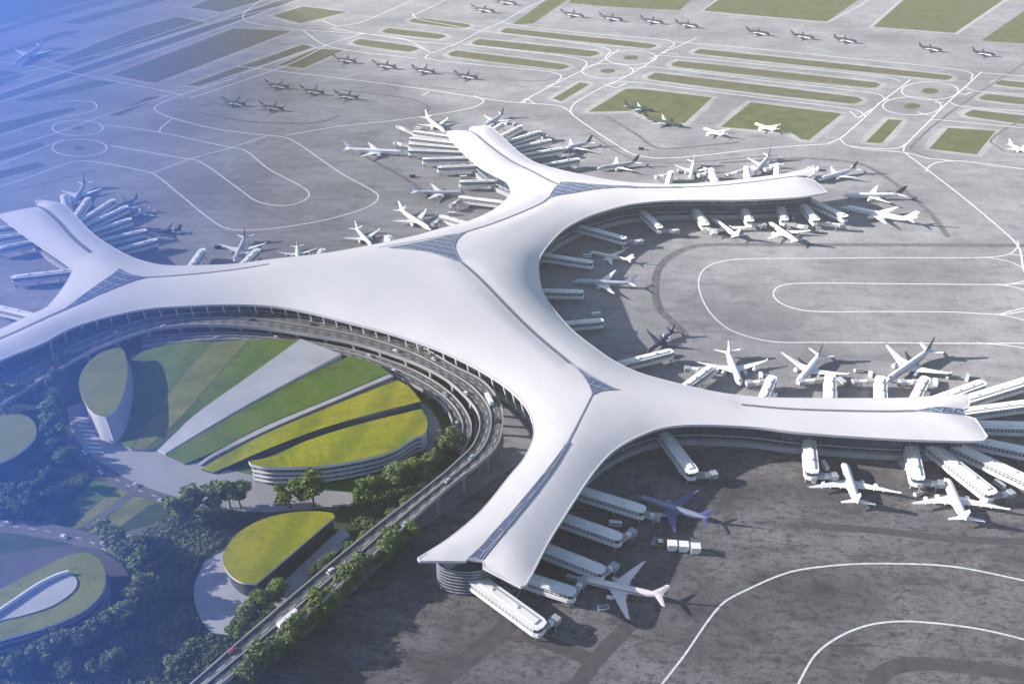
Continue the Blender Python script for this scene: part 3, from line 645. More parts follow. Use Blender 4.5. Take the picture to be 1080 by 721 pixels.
mb = MB(); bp_ = px([(-80,600),(0,585),(60,575),(100,578),(128,595),(137,612),(130,632),(111,650),(78,670),(22,690),(-80,730)], 2.0, 4, True, 70)
mb.prism([(p.x, p.y) for p in bp_], 0, 2.0); mb.build('base', M['runway'], r_)
r_, poly, inn, base = pavilion('round_hall', 'blue green domed oval hall at the left edge beside the park trees', [(-50,448),(-20,440),(13,437),(27,438),(37,447),(37,460),(22,475.5),(0,487),(-50,500)], 16, M['olive_roof'], 0, M['glass'])
mb = MB(); bp_ = px([(-80,440),(0,436),(30,440),(48,458),(44,480),(22,497),(0,505),(-80,520)], 1.5, 4, True, 70)
mb.prism([(p.x, p.y) for p in bp_], 0, 1.5); mb.build('base', M['runway'], r_)
r_, poly, inn, base = pavilion('crescent_hall', 'half oval hall with yellow green roof and white forecourt beside the viaduct', [(235,590),(237,580),(253,560),(283,545),(317,539),(340,539),(351,541),(353,544),(312,579),(270,615),(253,613),(240,603)], 13, M['meadow'], .0, M['dark'])
sheet('crescent_forecourt', [[(238,580),(216,592),(205,618),(208,645),(222,667),(245,670),(268,650),(285,630),(262,625),(245,612)]], M['ramp'], .3)
mb = MB(); lp = px([(281,630),(360,556),(368,562),(366,572),(312,622),(296,640)], 1.6, 4, True, 50)
mb.prism([(p.x, p.y) for p in lp], 0, 1.6); mb.build('terrace', M['steel'], r_)
# long low service ledge and steps on the plaza
for k_ in range(6):
    pass
mb = MB()
for i in range(9):
    a = P(78+i*2.2, 440+i*4.5, .5); b = P(92+i*2.2, 441+i*4.5, .5); mb.seg((a.x, a.y, .5), (b.x, b.y, .5), 1.2, .7)
tag(mb.build('plaza_benches', M['white']), 'row of low white bench walls on the plaza by the leaf pavilion', 'bench wall')

# ------------------------------------------------------------------ aircraft
def ring(x, r, cz, k=12, sy=1, sz=1): return [(x, r*sy*math.cos(2*math.pi*j/k), cz + r*sz*math.sin(2*math.pi*j/k)) for j in range(k)]
def make_aircraft(name, label, body='white', tail='white', wing='white', engines=2, nose=None, rear=False, fin_h=1.0, belly=None, group=None):
    """unit aircraft: 60 long, 58 span, nose to +x, wheels on z=0"""
    root = empty(name, (0,0,0), 0, label, 'aircraft', group); B = M['a_'+body]; W = M['a_'+wing]; T = M['a_'+tail]
    cz = 4.6; R = 2.9; mb = MB()
    prof = [(30,.15,-.7),(29.3,.9,-.55),(28,1.6,-.35),(26,2.3,-.12),(23.5,2.75,0),(20,R,0),(0,R,0),(-12,R,0),(-18,2.6,.3),(-23,1.9,.85),(-27,1.1,1.4),(-30,.3,1.8)]
    mb.tube([ring(x, r, cz+dz, 14) for x, r, dz in prof]); fus = mb.build('fuselage', B, root, smooth=True, local=True)
    mb = MB()
    for s in (-1, 1):
        pass
    for s in (-1, 1):
        mb = MB(); mb.box((2.5, s*2.80, cz+.75), (38, .24, .42)); mb.build('window_row', M['dark'], fus, local=True)
    mb = MB(); mb.tube([ring(x, r, z, 10) for x, r, z in ((27.2, 1.25, cz+.55), (26.2, 1.6, cz+.62), (25.4, 1.6, cz+.9))]); mb.build('cockpit_window', M['dark'], fus, local=True)
    # wing-body fairing
    mb = MB(); mb.tube([ring(x, r, cz-1.7, 10, 1, .55) for x, r in ((9,.4),(7,2.4),(2,3.3),(-5,3.2),(-8,2.2),(-10,.4))]) if not belly else mb.tube([ring(x, r, cz-1.2, 10, 1, .8) for x, r in ((29,.2),(25,2.2),(18,3.0),(2,3.2),(-8,3.0),(-18,.4))]); mb.build('fairing', M['a_'+belly] if belly else B, fus, smooth=True, local=True)
    for s in (-1, 1):
        mb = MB(); secs = [(1.5, 7.5, -5.5, cz-1.3, 1.0), (9.5, 2.2, -5.6, cz-.7, .7), (20, -4.2, -8.8, cz+.2, .4), (27.5, -9.0, -11.3, cz+.9, .22), (29, -11.0, -12.6, cz+2.0, .12)]
        mb.tube([[(xf, s*y, z), ((xf*.7+xb*.3), s*y, z+t*.55), ((xf+xb)/2, s*y, z+t*.5), (xb, s*y, z), ((xf+xb)/2, s*y, z-t*.45)] for y, xf, xb, z, t in secs])
        wo = mb.build('wing', W, root, local=True)
        for y, xb, z in ((7, -5.6, cz-1.1), (13.5, -6.8, cz-.6), (19, -8.4, cz-.1)):
            mb = MB(); mb.tube([[(x, s*y+dy*r, z+dz*r) for dy, dz in ((0,1),(-.7,0),(0,-1),(.7,0))] for x, r in ((xb+3,.1),(xb+1,.45),(xb-1.6,.1))])
            mb.build('flap_fairing', W, wo, local=True)
        if not rear:
            for y, x in ([(9.2, 4.6)] if engines == 2 else [(8.6, 5.0), (16.5, .2)]):
                mb = MB(); mb.tube([ring(x+dx, r, cz-2.5+(y-9)*.08, 12) for dx, r in ((2.3,1.15),(2.4,1.5),(1.4,1.65),(-1,1.5),(-2.6,.95))])
                mb.v = [(a, b+s*y, c) for a, b, c in mb.v]
                eng = mb.build('engine', M['a_grey'] if body in ('blue','navy','violet') else B, wo, smooth=True, local=True)
                mb = MB(); mb.box((x-.6, s*y, cz-1.4+(y-9)*.08), (4, .4, 1.6)); mb.build('pylon', W, wo, local=True)
        mb = MB(); secs = [(.6, -22.5, -28.0, cz+1.3, .45), (10.5, -28.8, -31.2, cz+2.2, .15)]
        mb.tube([[(xf, s*y, z), ((xf+xb)/2, s*y, z+t*.6), (xb, s*y, z), ((xf+xb)/2, s*y, z-t*.4)] for y, xf, xb, z, t in secs])
        mb.build('tailplane', W, root, local=True)
        if rear:
            mb = MB(); mb.tube([ring(x, r, cz+1.3, 12) for x, r in ((-12,1.0),(-12,1.35),(-14,1.5),(-17,1.3),(-19,.8))]); mb.v = [(a, b+s*4.6, c) for a, b, c in mb.v]
            mb.build('engine', M['a_grey'], root, smooth=True, local=True)
    mb = MB(); secs = [(cz+2.0, -18.5, -28.5, .45), (cz+4, -21.6, -28.9, .35), (cz+4+7.2*fin_h, -28.6, -32.2, .15)]
    mb.tube([[(xf, 0, z), ((xf+xb)/2, t, z), (xb, 0, z), ((xf+xb)/2, -t, z)] for z, xf, xb, t in secs]); mb.build('tail_fin', T, root, local=True)
    for x, y in ((23, 0), (-1.5, 3.6), (-1.5, -3.6)):
        mb = MB(); mb.box((x, y, 1.7), (.35, .35, 2.6))
        for d in (-.45, .45): mb.tube([[(x+.75*math.cos(t*math.pi/4), y+d+e, .75+.75*math.sin(t*math.pi/4)) for t in range(8)] for e in (-.2, .2)])
        mb.build('landing_gear', M['dark'], root, local=True)
    return root
PROTO = {}
def aircraft(kind, nose, tail, label, span=None, group=None, zc=4.5, hs=None, minL=None):
    name, kw = KINDS[kind]
    if kind not in PROTO: PROTO[kind] = o = make_aircraft(name, label, **kw)
    else: o = copy_tree(PROTO[kind])
    a = P(*nose, zc); b = P(*tail, zc+1); d = a-b; L = Vector((d.x, d.y)).length
    if minL and L < minL:
        dd = Vector((d.x, d.y, 0)).normalized(); b = a - dd*minL; L = minL
    c = (a+b)/2; sx = L/60.0; sy = (span/58.0) if span else sx*.98
    o.location = (c.x, c.y, .15); o.rotation_euler = (0, 0, math.atan2(d.y, d.x)); s_ = hs if hs else min(1.05, (sx+sy)/2); o.scale = (sx, sy, s_)
    o['label'] = label; o['category'] = 'aircraft'
    if group: o['group'] = group
    elif 'group' in o: del o['group']
    return o
KINDS = {'white': ('airliner', dict()), 'white4': ('airliner', dict(engines=4)), 'pink': ('airliner', dict(body='pink', tail='pink', wing='pink')), 'blue': ('airliner', dict(body='blue', tail='violet', wing='violet')),
 'darkfin': ('airliner', dict(body='white', tail='charcoal')), 'greyfin': ('airliner', dict(body='grey', tail='navy', wing='white')), 'navy': ('airliner', dict(body='navy', tail='navy', wing='navy', rear=True)),
 'jet': ('parked_jet', dict(body='charcoal', tail='charcoal', wing='charcoal', fin_h=.55, belly='white')), 'cream': ('airliner', dict(body='cream', tail='cream', wing='cream')), 'green': ('airliner', dict(body='green', tail='charcoal', wing='grey')), 'pale': ('airliner', dict(body='grey', tail='grey', wing='white'))}
ON = 'airliners docked at the terminal'
AC = [
 ('pink',(607,608),(702,628),'pinkish white airliner parked nose to the lowest pier near the bottom centre',46),
 ('blue',(672,522),(749,546),'blue violet airliner with silver back beside the southwest pier',44),
 ('white4',(890,487),(905,531),'white four engined airliner tail towards viewer under the southeast pier',60),
 ('white4',(997,503),(1019,549),'white four engined airliner at lower right edge, right of its twin',62),
 ('white4',(781,405),(767,369),'white airliner north of southeast pier with nose pointing at the pier and thin white fin',58),
 ('darkfin',(841,404),(866,372),'white airliner with dark tail fin in the middle of the southeast pier stands',56),
 ('greyfin',(935,402),(982,368),'grey bodied airliner with navy tail fin at the right end of the southeast pier',56),
 ('navy',(683,370),(711,347),'dark navy airliner with rear engines in the terminal bay',36),
 ('pale',(603,296),(670,298),'grey white airliner in shade of the curved terminal bay',44),
 ('cream',(621,264),(667,273),'small cream airliner at the upper bridge of the terminal bay',34),
 ('white',(752,230),(779,249),'white airliner angled at the left stands south of the east pier',50),
 ('darkfin',(811,234),(842,254),'white airliner with dark fin angled at the middle stands south of the east pier',50),
 ('white',(889,218),(965,233),'long white airliner lying lowest at the tip of the east pier',48),
 ('darkfin',(889,206),(953,205),'white airliner with dark fin at the very tip of the east pier',46),
 ('darkfin',(863,189),(903,177),'white airliner with black fin north of the east pier tip',40),
 ('white',(728,188),(732,169),'white airliner left of two nosed in north of the east pier',44),
 ('greyfin',(796,182),(812,163),'grey airliner right of two nosed in north of the east pier',44),
 ('greyfin',(630,177),(673,170),'grey airliner with dark fin left of the east pier stands, nose left',46),
 ('greyfin',(585,158),(624,149),'grey airliner with dark fin on the east side of the north pier',44),
 ('white',(470,139),(449,123),'white airliner at the left tip of the north pier',44),
 ('greyfin',(511,132),(531,119),'grey airliner at the right tip of the north pier',42),
 ('white',(428,161),(364,157),'white airliner lying lengthwise west of the north pier',44),
 ('pale',(491,203),(435,201),'pale airliner on the west side of the north pier above the bay',40),
 ('white',(455,242),(421,220),'white airliner nose down at the corner between north pier and main hall',42),
 ('white',(393,259),(375,239),'white airliner nosed in behind the middle of the main hall roof',40),
 ('white4',(314,273),(313,257),'small white airliner nosed in behind the main hall, left of centre',38),
 ('greyfin',(247,275),(259,248),'grey airliner with tall dark fin behind the left of the main hall',46),
 ('greyfin',(76,216),(90,192),'grey airliner at the tip of the northwest pier',44),
 ('blue',(122,215),(145,207),'violet airliner second among the northwest pier stands',38),
 ('pale',(140,226),(160,218),'pale airliner between the bridges of the northwest pier',34),
 ('navy',(160,244),(191,240),'dark airliner with black fin, lowest east of the northwest pier',40),
]
for k, a, b, l, sp_ in AC: aircraft(k, a, b, l, span=sp_, group=ON)
aircraft('green',(690,115),(659,110),'dark green jet parked on the edge of the infield grass, upper of two', span=34)
aircraft('green',(721,132),(679,123),'dark green jet below its twin at the infield grass corner', span=40)
aircraft('cream',(742,134),(760,140),'small white airliner taxiing left beside the infield grass', span=44, minL=34)
aircraft('cream',(796,129),(815,135),'small cream airliner taxiing on the grass edge, right of another', span=42, minL=34)
aircraft('white',(1088,160),(1064,150),'white airliner cut by the right edge of the picture', span=36)
aircraft('white',(15,67),(46,47),'white airliner rolling along the runway at upper left', span=62)
rows = [('upper left row', [(293,89),(330,95),(366,100)]), ('lower left pair', [(247,107),(287,112)]), ('middle row', [(364,62),(406,68),(447,73),(492,79)]), ('far row along the top', [(510,9),(533,1),(604,14),(645,18),(688,21),(725,25),(800,33),(847,37),(892,41),(982,50),(1038,55)])]
ordn = ['leftmost','second from left','third from left','fourth from left','fifth from left','sixth from left','seventh from left','eighth from left','ninth from left','tenth from left','eleventh from left']
for rn, lst in rows:
    for i, (x, y) in enumerate(lst):
        lab = 'dark parked jet, %s in the %s of remote stands' % (ordn[i] if i < len(lst)-1 else 'rightmost', rn)
        aircraft('jet', (x+12, y+2.5), (x-13, y-2), lab, span=46, group='dark jets on the remote stands', hs=.8)

# ------------------------------------------------------------------ boarding bridges
def bridge(label, s, e, w=7.5, g=None, zr=10.5, back=10, group=None):
    a = P(*s, zr); b = P(*e, zr); d = (b-a).normalized(); a = a - d*back; n = Vector((-d.y, d.x, 0)); L = (b-a).length
    root = empty('boarding_bridge', (b.x, b.y, 0), 0, label, 'boarding bridge', group)
    def outl(hw, tip):  # plan with rounded far end
        p = [a + n*hw, a - n*hw, b - n*hw - d*3, b - n*hw*.75 - d*.8 + d*tip, b + d*tip, b + n*hw*.75 - d*.8 + d*tip, b + n*hw - d*3]
        return [(q.x, q.y) for q in p]
    mb = MB(); mb.prism(outl(w/2, .8), zr-.6, zr); ro = mb.build('roof', M['white'], root)
    mb = MB()
    c1, c2 = a + n*w*.0, b - d*4
    mb.seg((c1.x, c1.y, zr+.35), (c2.x, c2.y, zr+.35), w*.42, .7)
    for t_ in (.25, .5, .75):
        p = a.lerp(b, t_); mb.box((p.x, p.y, zr+.9), (2.2, 1.4, .8), math.atan2(d.y, d.x))
    mb.build('roof_plant', M['white'], ro)
    mb = MB(); mb.prism(outl(w/2-.55, .2), 6.9, zr-.62); gl = mb.build('glass_wall', M['glass'], root)
    mb = MB(); k = max(4, int(L/2.6))
    for sgn in (-1, 1):
        for j in range(k):
            p = a.lerp(b, j/k) + n*sgn*(w/2-.4); mb.box((p.x, p.y, 8.3), (.3, .3, 3.0), math.atan2(d.y, d.x))
        p0 = a + n*sgn*(w/2-.4); p1 = b - d*3 + n*sgn*(w/2-.4); mb.seg((p0.x, p0.y, 8.4), (p1.x, p1.y, 8.4), .3, .3)
    mb.build('mullion', M['white'], gl)
    mb = MB(); mb.prism(outl(w/2+.1, 1.0), 4.2, 6.9); mb.build('floor_slab', M['white'], root)
    for j in range(1, max(2, int(L/16))+1):
        p = a.lerp(b - d*2, j/max(2, int(L/16)))
        for sgn in (-1, 1): mb = MB(); q_ = p + n*sgn*w*.32; mb.box((q_.x, q_.y, 2.1), (.8, .8, 4.2)); mb.build('leg', M['conc'], root)
    if g:
        gp = P(*g, 6.5); dv = gp - b; dv.z = 0; D = dv.length; dv.normalize(); st = b - d*1.5; mb = MB()
        mb.seg((st.x, st.y, 6.3), (gp.x, gp.y, 5.6), 3.0, 2.8); mb.build('gangway', M['white'], root)
        mid = st.lerp(gp, .5); mb = MB(); q1 = st.lerp(gp, .55); mb.seg((st.x, st.y, 6.5), (q1.x, q1.y, 6.2), 3.6, 3.3); mb.build('gangway_sleeve', M['conc'], root)
        mb = MB(); mb.box((gp.x, gp.y, 5.6), (4.4, 4.8, 3.6), math.atan2(dv.y, dv.x)); mb.build('cab', M['steel'], root)
        mb = MB(); q1 = st.lerp(gp, .78); nn = Vector((-dv.y, dv.x, 0))
        for sgn in (-1, 1):
            t_ = q1 + nn*sgn*2.4; mb.box((t_.x, t_.y, 3.2), (.6, .6, 6.4)); mb.box((t_.x, t_.y, .6), (1.4, .6, 1.2))
        mb.seg((q1 - nn*2.4).to_tuple()[:2] + (4,), (q1 + nn*2.4).to_tuple()[:2] + (4,), .5, .5)
        mb.build('lift_frame', M['steel'], root)
    return root
OR = ['first', 'second', 'third', 'fourth', 'fifth', 'sixth', 'seventh', 'eighth', 'ninth', 'tenth', 'eleventh', 'twelfth']
_u = ['first','second','third','fourth','fifth','sixth','seventh','eighth','ninth']
ORD = OR + ['thirteenth','fourteenth','fifteenth','sixteenth','seventeenth','eighteenth','nineteenth'] + [q for t, t0 in (('twenty','twentieth'),('thirty','thirtieth'),('forty','fortieth'),('fifty','fiftieth'),('sixty','sixtieth')) for q in [t0] + [t+'-'+w for w in _u]]
TRUCKS = []
BR = {
 'on the east side of the southwest pier, from the top': [((612,516),(680,537),8,(693,544)), ((595,545),(655,566),8,(667,560)), ((576,577),(637,601),8,(648,596)), ((553,607),(606,624),8,(614,612))],
 'south of the southeast pier, from the left': [((704,461),(732,498),9,(753,499)), ((853,458),(857,498),9,(880,501)), ((961,467),(969,505),9,(992,509)), ((984,470),(1048,520),10,(1066,519)), ((1014,472),(1095,510),9,None), ((1038,465),(1110,480),8,None)],
 'fanning from the southeast pier tip, from the top': [((1018,421),(1100,396),9,None), ((1026,432),(1110,421),8,None), ((1036,447),(1110,449),9,None)],
 'north of the southeast pier, from the left': [((722,407),(752,385),7,(725,388)), ((805,419),(815,396),8,(790,403)), ((876,421),(876,394),8.5,(845,402)), ((930,421),(929,396),8.5,(902,402)), ((965,420),(977,397),8,(952,402)), ((994,418),(1038,402),8,None)],
 'inside the big terminal bay, from the top': [((612,238),(660,251),7,(676,254)), ((573,268),(625,276),6.5,None), ((571,306),(615,307),6.5,None), ((590,341),(636,337),6.5,None), ((650,384),(709,369),7,None)],
 'south of the east pier, from the left': [((675,220),(697,240),7,(714,243)), ((730,214),(745,237),8,(755,243)), ((781,213),(792,233),8,(806,237)), ((822,212),(828,232),8,(850,239)), ((844,212),(862,232),8,(888,237)), ((856,211),(893,228),8,None)],
 'north of the east pier, from the left': [((704,195),(708,180),7,(693,186)), ((756,192),(750,178),7,(738,184)), ((790,188),(787,175),7,(768,184)), ((820,184),(820,172),7,(808,178)), ((853,180),(856,176),8,None)],
 'on the east side of the north pier, from the tip': [((520,136),(531,129),6,None), ((529,143),(550,132),6,None), ((534,149),(570,138),6,(577,143)), ((540,156),(581,147),6,None), ((551,163),(592,156),6,(600,155)), ((570,174),(611,167),6,None)],
 'on the west side of the north pier, from the tip': [((473,143),(436,138),5,(420,133)), ((476,150),(432,145),5,None), ((480,155),(431,151),5,(417,150)), ((486,160),(431,158),5,None), ((494,166),(446,167),6,None), ((505,174),(462,176),6,None), ((530,190),(485,191),6,None), ((533,213),(484,207),6.5,(476,216)), ((492,235),(464,227),6,(457,236))],
 'behind the main hall, from the left': [((202,279),(214,262),7,None), ((257,277),(272,262),7.5,(255,267)), ((338,267),(340,262),7,None), ((412,255),(408,248),8,None)],
 'on the east side of the northwest pier, from the tip': [((68,217),(66,205),6,None), ((81,225),(93,208),6.5,None), ((87,231),(120,210),6.5,None), ((91,237),(134,217),6.5,(143,219)), ((97,244),(138,230),6.5,None), ((106,253),(154,242),6.5,(162,247)), ((124,263),(165,252),6.5,None)],
 'on the west side of the northwest pier, from the top': [((14,238),(-14,242),6,None), ((24,246),(-8,251),6,None), ((33,254),(-4,262),6,None), ((73,285),(12,292),7,None), ((38,333),(-10,322),7,None)],
}
for where, lst in BR.items():
    for i, (s, e, w, g_) in enumerate(lst):
        if 'northwest' not in where and 'main hall' not in where:
            a_, b_ = P(*s, 0), P(*e, 0); d_ = (b_-a_).normalized(); n_ = Vector((-d_.y, d_.x, 0))*(1 if i % 2 else -1); q_ = b_ + n_*(w/2+4) - d_*(4+3*(i % 3))
            TRUCKS.append((q_, math.atan2(d_.y, d_.x)+.3*(i % 3), 'truck by the %s bridge %s' % (OR[i], where)))
        bridge('%s white boarding bridge %s' % (OR[i], where), s, e, w, g_, group='boarding bridges around the terminal')
bridge('long cream boarding bridge leaving the southwest pier tip at bottom centre', (497,606), (572,660), 10, (586,652), back=22, group='boarding bridges around the terminal')
# round glass head under the tip of the southwest pier
hd = empty('pier_head', P(487,606,0), 0, 'grey banded glass head building under the overhanging southwest roof tip', 'building')
c = P(490,594,17); mb = MB()
c = P(492, 601, 11)
rg = [(c.x + 17*math.cos(t*math.pi/12), c.y + 9*math.sin(t*math.pi/12)) for t in range(24)]
mb.prism(rg, 0, 18); mb.build('glass_wall', M['glass'], hd)
for zt in (2, 4.5, 7, 9.5, 12, 14.5, 17, 19):
    mb = MB(); mb.ribbon([Vector((a, b, zt)) for a, b in offset(rg, -.2)], .6, closed=True, h=.5); mb.build('band', M['steel'], hd)

# ------------------------------------------------------------------ ground vehicles
def make_car(paint, name='car', L=4.6, W=1.9, Hh=1.5, label='', cat='car', bus=False):
    root = empty(name, (0,0,0), 0, label, cat); s = 1.0
    def prof(p, w0, w1, m, nm):
        mb = MB(); n = len(p); vs = [(x, -w0/2, z) for x, z in p] + [(x, w0/2, z) for x, z in p]
        mb.add(vs, [tuple(range(n)), tuple(range(n, 2*n))[::-1]] + [(i, n+i, n+(i+1) % n, (i+1) % n) for i in range(n)]); return mb.build(nm, m, root, local=True)
    h = L/2
    if bus:
        prof([(-h,.5),(h,.5),(h,1.9),(h-.3,Hh),(-h,Hh)], W, W, M['p_'+paint], 'body'); mb = MB(); mb.box((0,0,2.1),(L-.8,W+.06,.8)); mb.build('window', M['glass'], root, local=True)
    else:
        prof([(-h,.35),(h,.35),(h,.75),(h-.9,.95),(-h,1.0)], W, W, M['p_'+paint], 'body')
        prof([(-h+.3,.98),(h-1.2,.95),(h-2.0,Hh-.05),(-h+1.0,Hh-.05)], W-.2, W, M['glass'], 'window')
        mb = MB(); mb.box((-.35,0,Hh),(L*.42,W-.3,.08)); mb.build('roof', M['p_'+paint], root, local=True)
    for x in (-h*.62, h*.62):
        for y in (-W/2+.05, W/2-.05):
            mb = MB(); mb.tube([[(x+.35*math.cos(t*math.pi/4), y+e, .35+.35*math.sin(t*math.pi/4)) for t in range(8)] for e in (-.12,.12)]); mb.build('wheel', M['tyre'], root, local=True)
    return root
carp = {}
def car_at(p, rz, paint, label, group, **kw):
    key = (paint, kw.get('bus', False), kw.get('name', 'car'))
    if key not in carp: carp[key] = o = make_car(paint, label=label, **kw)
    else: o = copy_tree(carp[key])
    o.location = p; o.rotation_euler = (0,0,rz); o.scale = (1.08,1.08,1.08); o['label'] = label; o['category'] = kw.get('cat', 'car'); o['group'] = group
cols = ['white','silver','black','white','red','black','silver','white']
def cars_on(A, B, fr, z, where, group, start, end, step):
    i = start; k = 0
    while i < end:
        f_ = fr[k % len(fr)]; a = A[i].lerp(B[i], f_); b = A[i+1].lerp(B[i+1], f_); c_ = cols[(k*3+i) % len(cols)]
        car_at((a.x, a.y, z), math.atan2((b-a).y, (b-a).x) + (math.pi if f_ > .5 else 0), c_, '%s car, %s along the %s' % (c_, ORD[k], where), group); i += step + (k*7) % 4; k += 1
cars_on(UA, UB, (.1,.75,.3,.9,.25,.6,.4), 15.06, 'upper elevated road', 'cars on the upper elevated road', 12, 128, 5)
cars_on(LA, LB, (.2,.7,.3,.8), 7.06, 'lower elevated road', 'cars on the lower elevated road', 6, 78, 8)
for ri, (q, w) in enumerate(roads_px[:2]):
    pts = px(q, 0, 8); i = 4; k = 0
    while i < len(pts)-1:
        a, b = pts[i], pts[i+1]; d = (b-a).normalized(); nn = Vector((-d.y, d.x, 0))*(2.4 if k % 2 else -2.4)
        c_ = 'white' if k % 3 else 'silver'
        car_at((a.x+nn.x, a.y+nn.y, .2), math.atan2(d.y, d.x), c_, '%s car, %s from the left on the %s' % (c_, ORD[k], ['road round the plaza','park road above the oval hall'][ri]), ['cars on the plaza road','cars on the park road'][ri]); i += 5 + (k*5) % 6; k += 1
for x, y, l in ((297,654,'white coach on the viaduct near the bottom'),(505,424,'white coach on the outer lanes at the road bend')):
    a = P(x, y, 15); i = min(range(len(UA)-1), key=lambda j: (UA[j].lerp(UB[j], .35)-a).length); d = UA[i+1]-UA[i]
    o = UA[i].lerp(UB[i], .35); car_at((o.x, o.y, 15.06), math.atan2(d.y, d.x), 'white', l, 'coaches on the elevated road', name='coach', L=12, W=2.6, Hh=3.3, cat='coach', bus=True)
# cargo train: a greenish tug and three white containers
def tug(p, rz):
    r = empty('baggage_tug', p, rz, 'olive green tug pulling three white containers beside the blue airliner', 'tug')
    mb = MB(); mb.box((0,0,1.3),(6.0,3.2,1.4)); mb.box((2.2,0,2.3),(1.6,3.0,.7)); mb.build('body', M['olive_roof'], r, local=True)
    mb = MB(); mb.box((-.6,0,3.1),(2.6,2.8,2.2)); mb.build('cab', M['glass'], r, local=True); mb = MB(); mb.box((-.6,0,4.3),(3,3.1,.25)); mb.build('cab_roof', M['a_cream'], r, local=True)
    for x in (-2,2):
        for y in (-1.6,1.6):
            mb = MB(); mb.tube([[(x+.7*math.cos(t*math.pi/4), y+e, .7+.7*math.sin(t*math.pi/4)) for t in range(8)] for e in (-.25,.25)]); mb.build('wheel', M['tyre'], r, local=True)
tug(P(695,575,0), math.pi-.06)
for i, (x, y, l) in enumerate(((708.5,577,'white container dolly next to the green tug'),(720.5,578,'middle white container dolly of the three'),(733,580,'last white container dolly, farthest right of the train'))):
    r = empty('container_dolly', P(x, y+2, 0), -.06, l, 'dolly', 'container dollies behind the tug')
    mb = MB(); p_ = [(-2.9,1.0),(1.4,1.0),(2.9,2.4),(2.9,5.6),(-2.9,5.6)]
    n = len(p_); mb.add([(a, -2.6, b) for a, b in p_] + [(a, 2.6, b) for a, b in p_], [tuple(range(n)), tuple(range(n,2*n))[::-1]] + [(j, n+j, n+(j+1)%n, (j+1)%n) for j in range(n)]); mb.build('container', M['white'], r, local=True)
    mb = MB(); mb.box((0,0,.75),(6.4,4.6,.4)); mb.box((-3.9,0,.7),(2,.3,.2)); mb.build('chassis', M['dark'], r, local=True)
    for xx in (-2,2):
        for yy in (-2,2):
            mb = MB(); mb.tube([[(xx+.45*math.cos(t*math.pi/4), yy+e, .45+.45*math.sin(t*math.pi/4)) for t in range(8)] for e in (-.2,.2)]); mb.build('wheel', M['tyre'], r, local=True)
VG = 'service vans on the apron'
for x, y, rz, pc, l in ((636,642,.2,'white','white service van under the wing of the pinkish airliner'),(435,187,.3,'black','small dark service van west of the north pier'),(676,158,0,'black','dark service van near the taxi line right of the north pier'),(690,572,1.2,'silver','silver service van left of the olive tug'),
     (858,507,1.4,'white','white service van under left wing of the lower airliner'),(968,522,.4,'white','white service van beside the lower right airliner'),(745,243,.1,'white','white service van at the east pier left stands'),(660,262,.5,'white','white service van behind the cream airliner'),
     (715,385,.9,'silver','silver service van below the navy airliner'),(905,392,.1,'white','white service van between the southeast pier airliners'),(1000,398,.7,'silver','silver service van near the southeast pier end'),(230,262,.2,'black','dark service van behind the left of the main hall')):
    p = P(x, y, 0); car_at((p.x, p.y, .02), rz, pc, l, VG, name='service_van', L=6.0, W=2.3, Hh=2.5, cat='van', bus=True)

for i, (q_, rz_, l) in enumerate(TRUCKS):
    car_at((q_.x, q_.y, .02), rz_, 'white' if i % 3 else 'silver', l, 'service trucks beside the bridges', name='service_truck', L=7.5, W=2.5, Hh=3.0, cat='truck', bus=True)
# ------------------------------------------------------------------ trees and planting
def leaf_quads(centres, size, R, squash=.6):
    n = len(centres); ang = R.uniform(0, 2*np.pi, n); tilt = R.uniform(-1.0, 1.0, (n, 2)); s = size*R.uniform(.6, 1.4, n)
    a = np.stack([np.cos(ang), np.sin(ang), tilt[:, 0]*.7], 1); b = np.stack([-np.sin(ang), np.cos(ang), tilt[:, 1]*.7], 1)
    a *= s[:, None]/2; b *= s[:, None]/2*squash
    v = np.stack([centres-a, centres+b*1.0, centres+a, centres-b], 1).reshape(-1, 3); return v
def leaves_mesh(name, v, m, parent=None):
    me = bpy.data.meshes.new(name); n = len(v)//4
    me.vertices.add(4*n); me.vertices.foreach_set('co', v.astype(np.float32).ravel()); me.loops.add(4*n); me.loops.foreach_set('vertex_index', np.arange(4*n, dtype=np.int32))
    me.polygons.add(n); me.polygons.foreach_set('loop_start', np.arange(0, 4*n, 4, dtype=np.int32)); me.update(calc_edges=True); me.validate(); me.materials.append(m)
    o = bpy.data.objects.new(name, me); col.objects.link(o)
    if parent: o.parent = parent
    return o
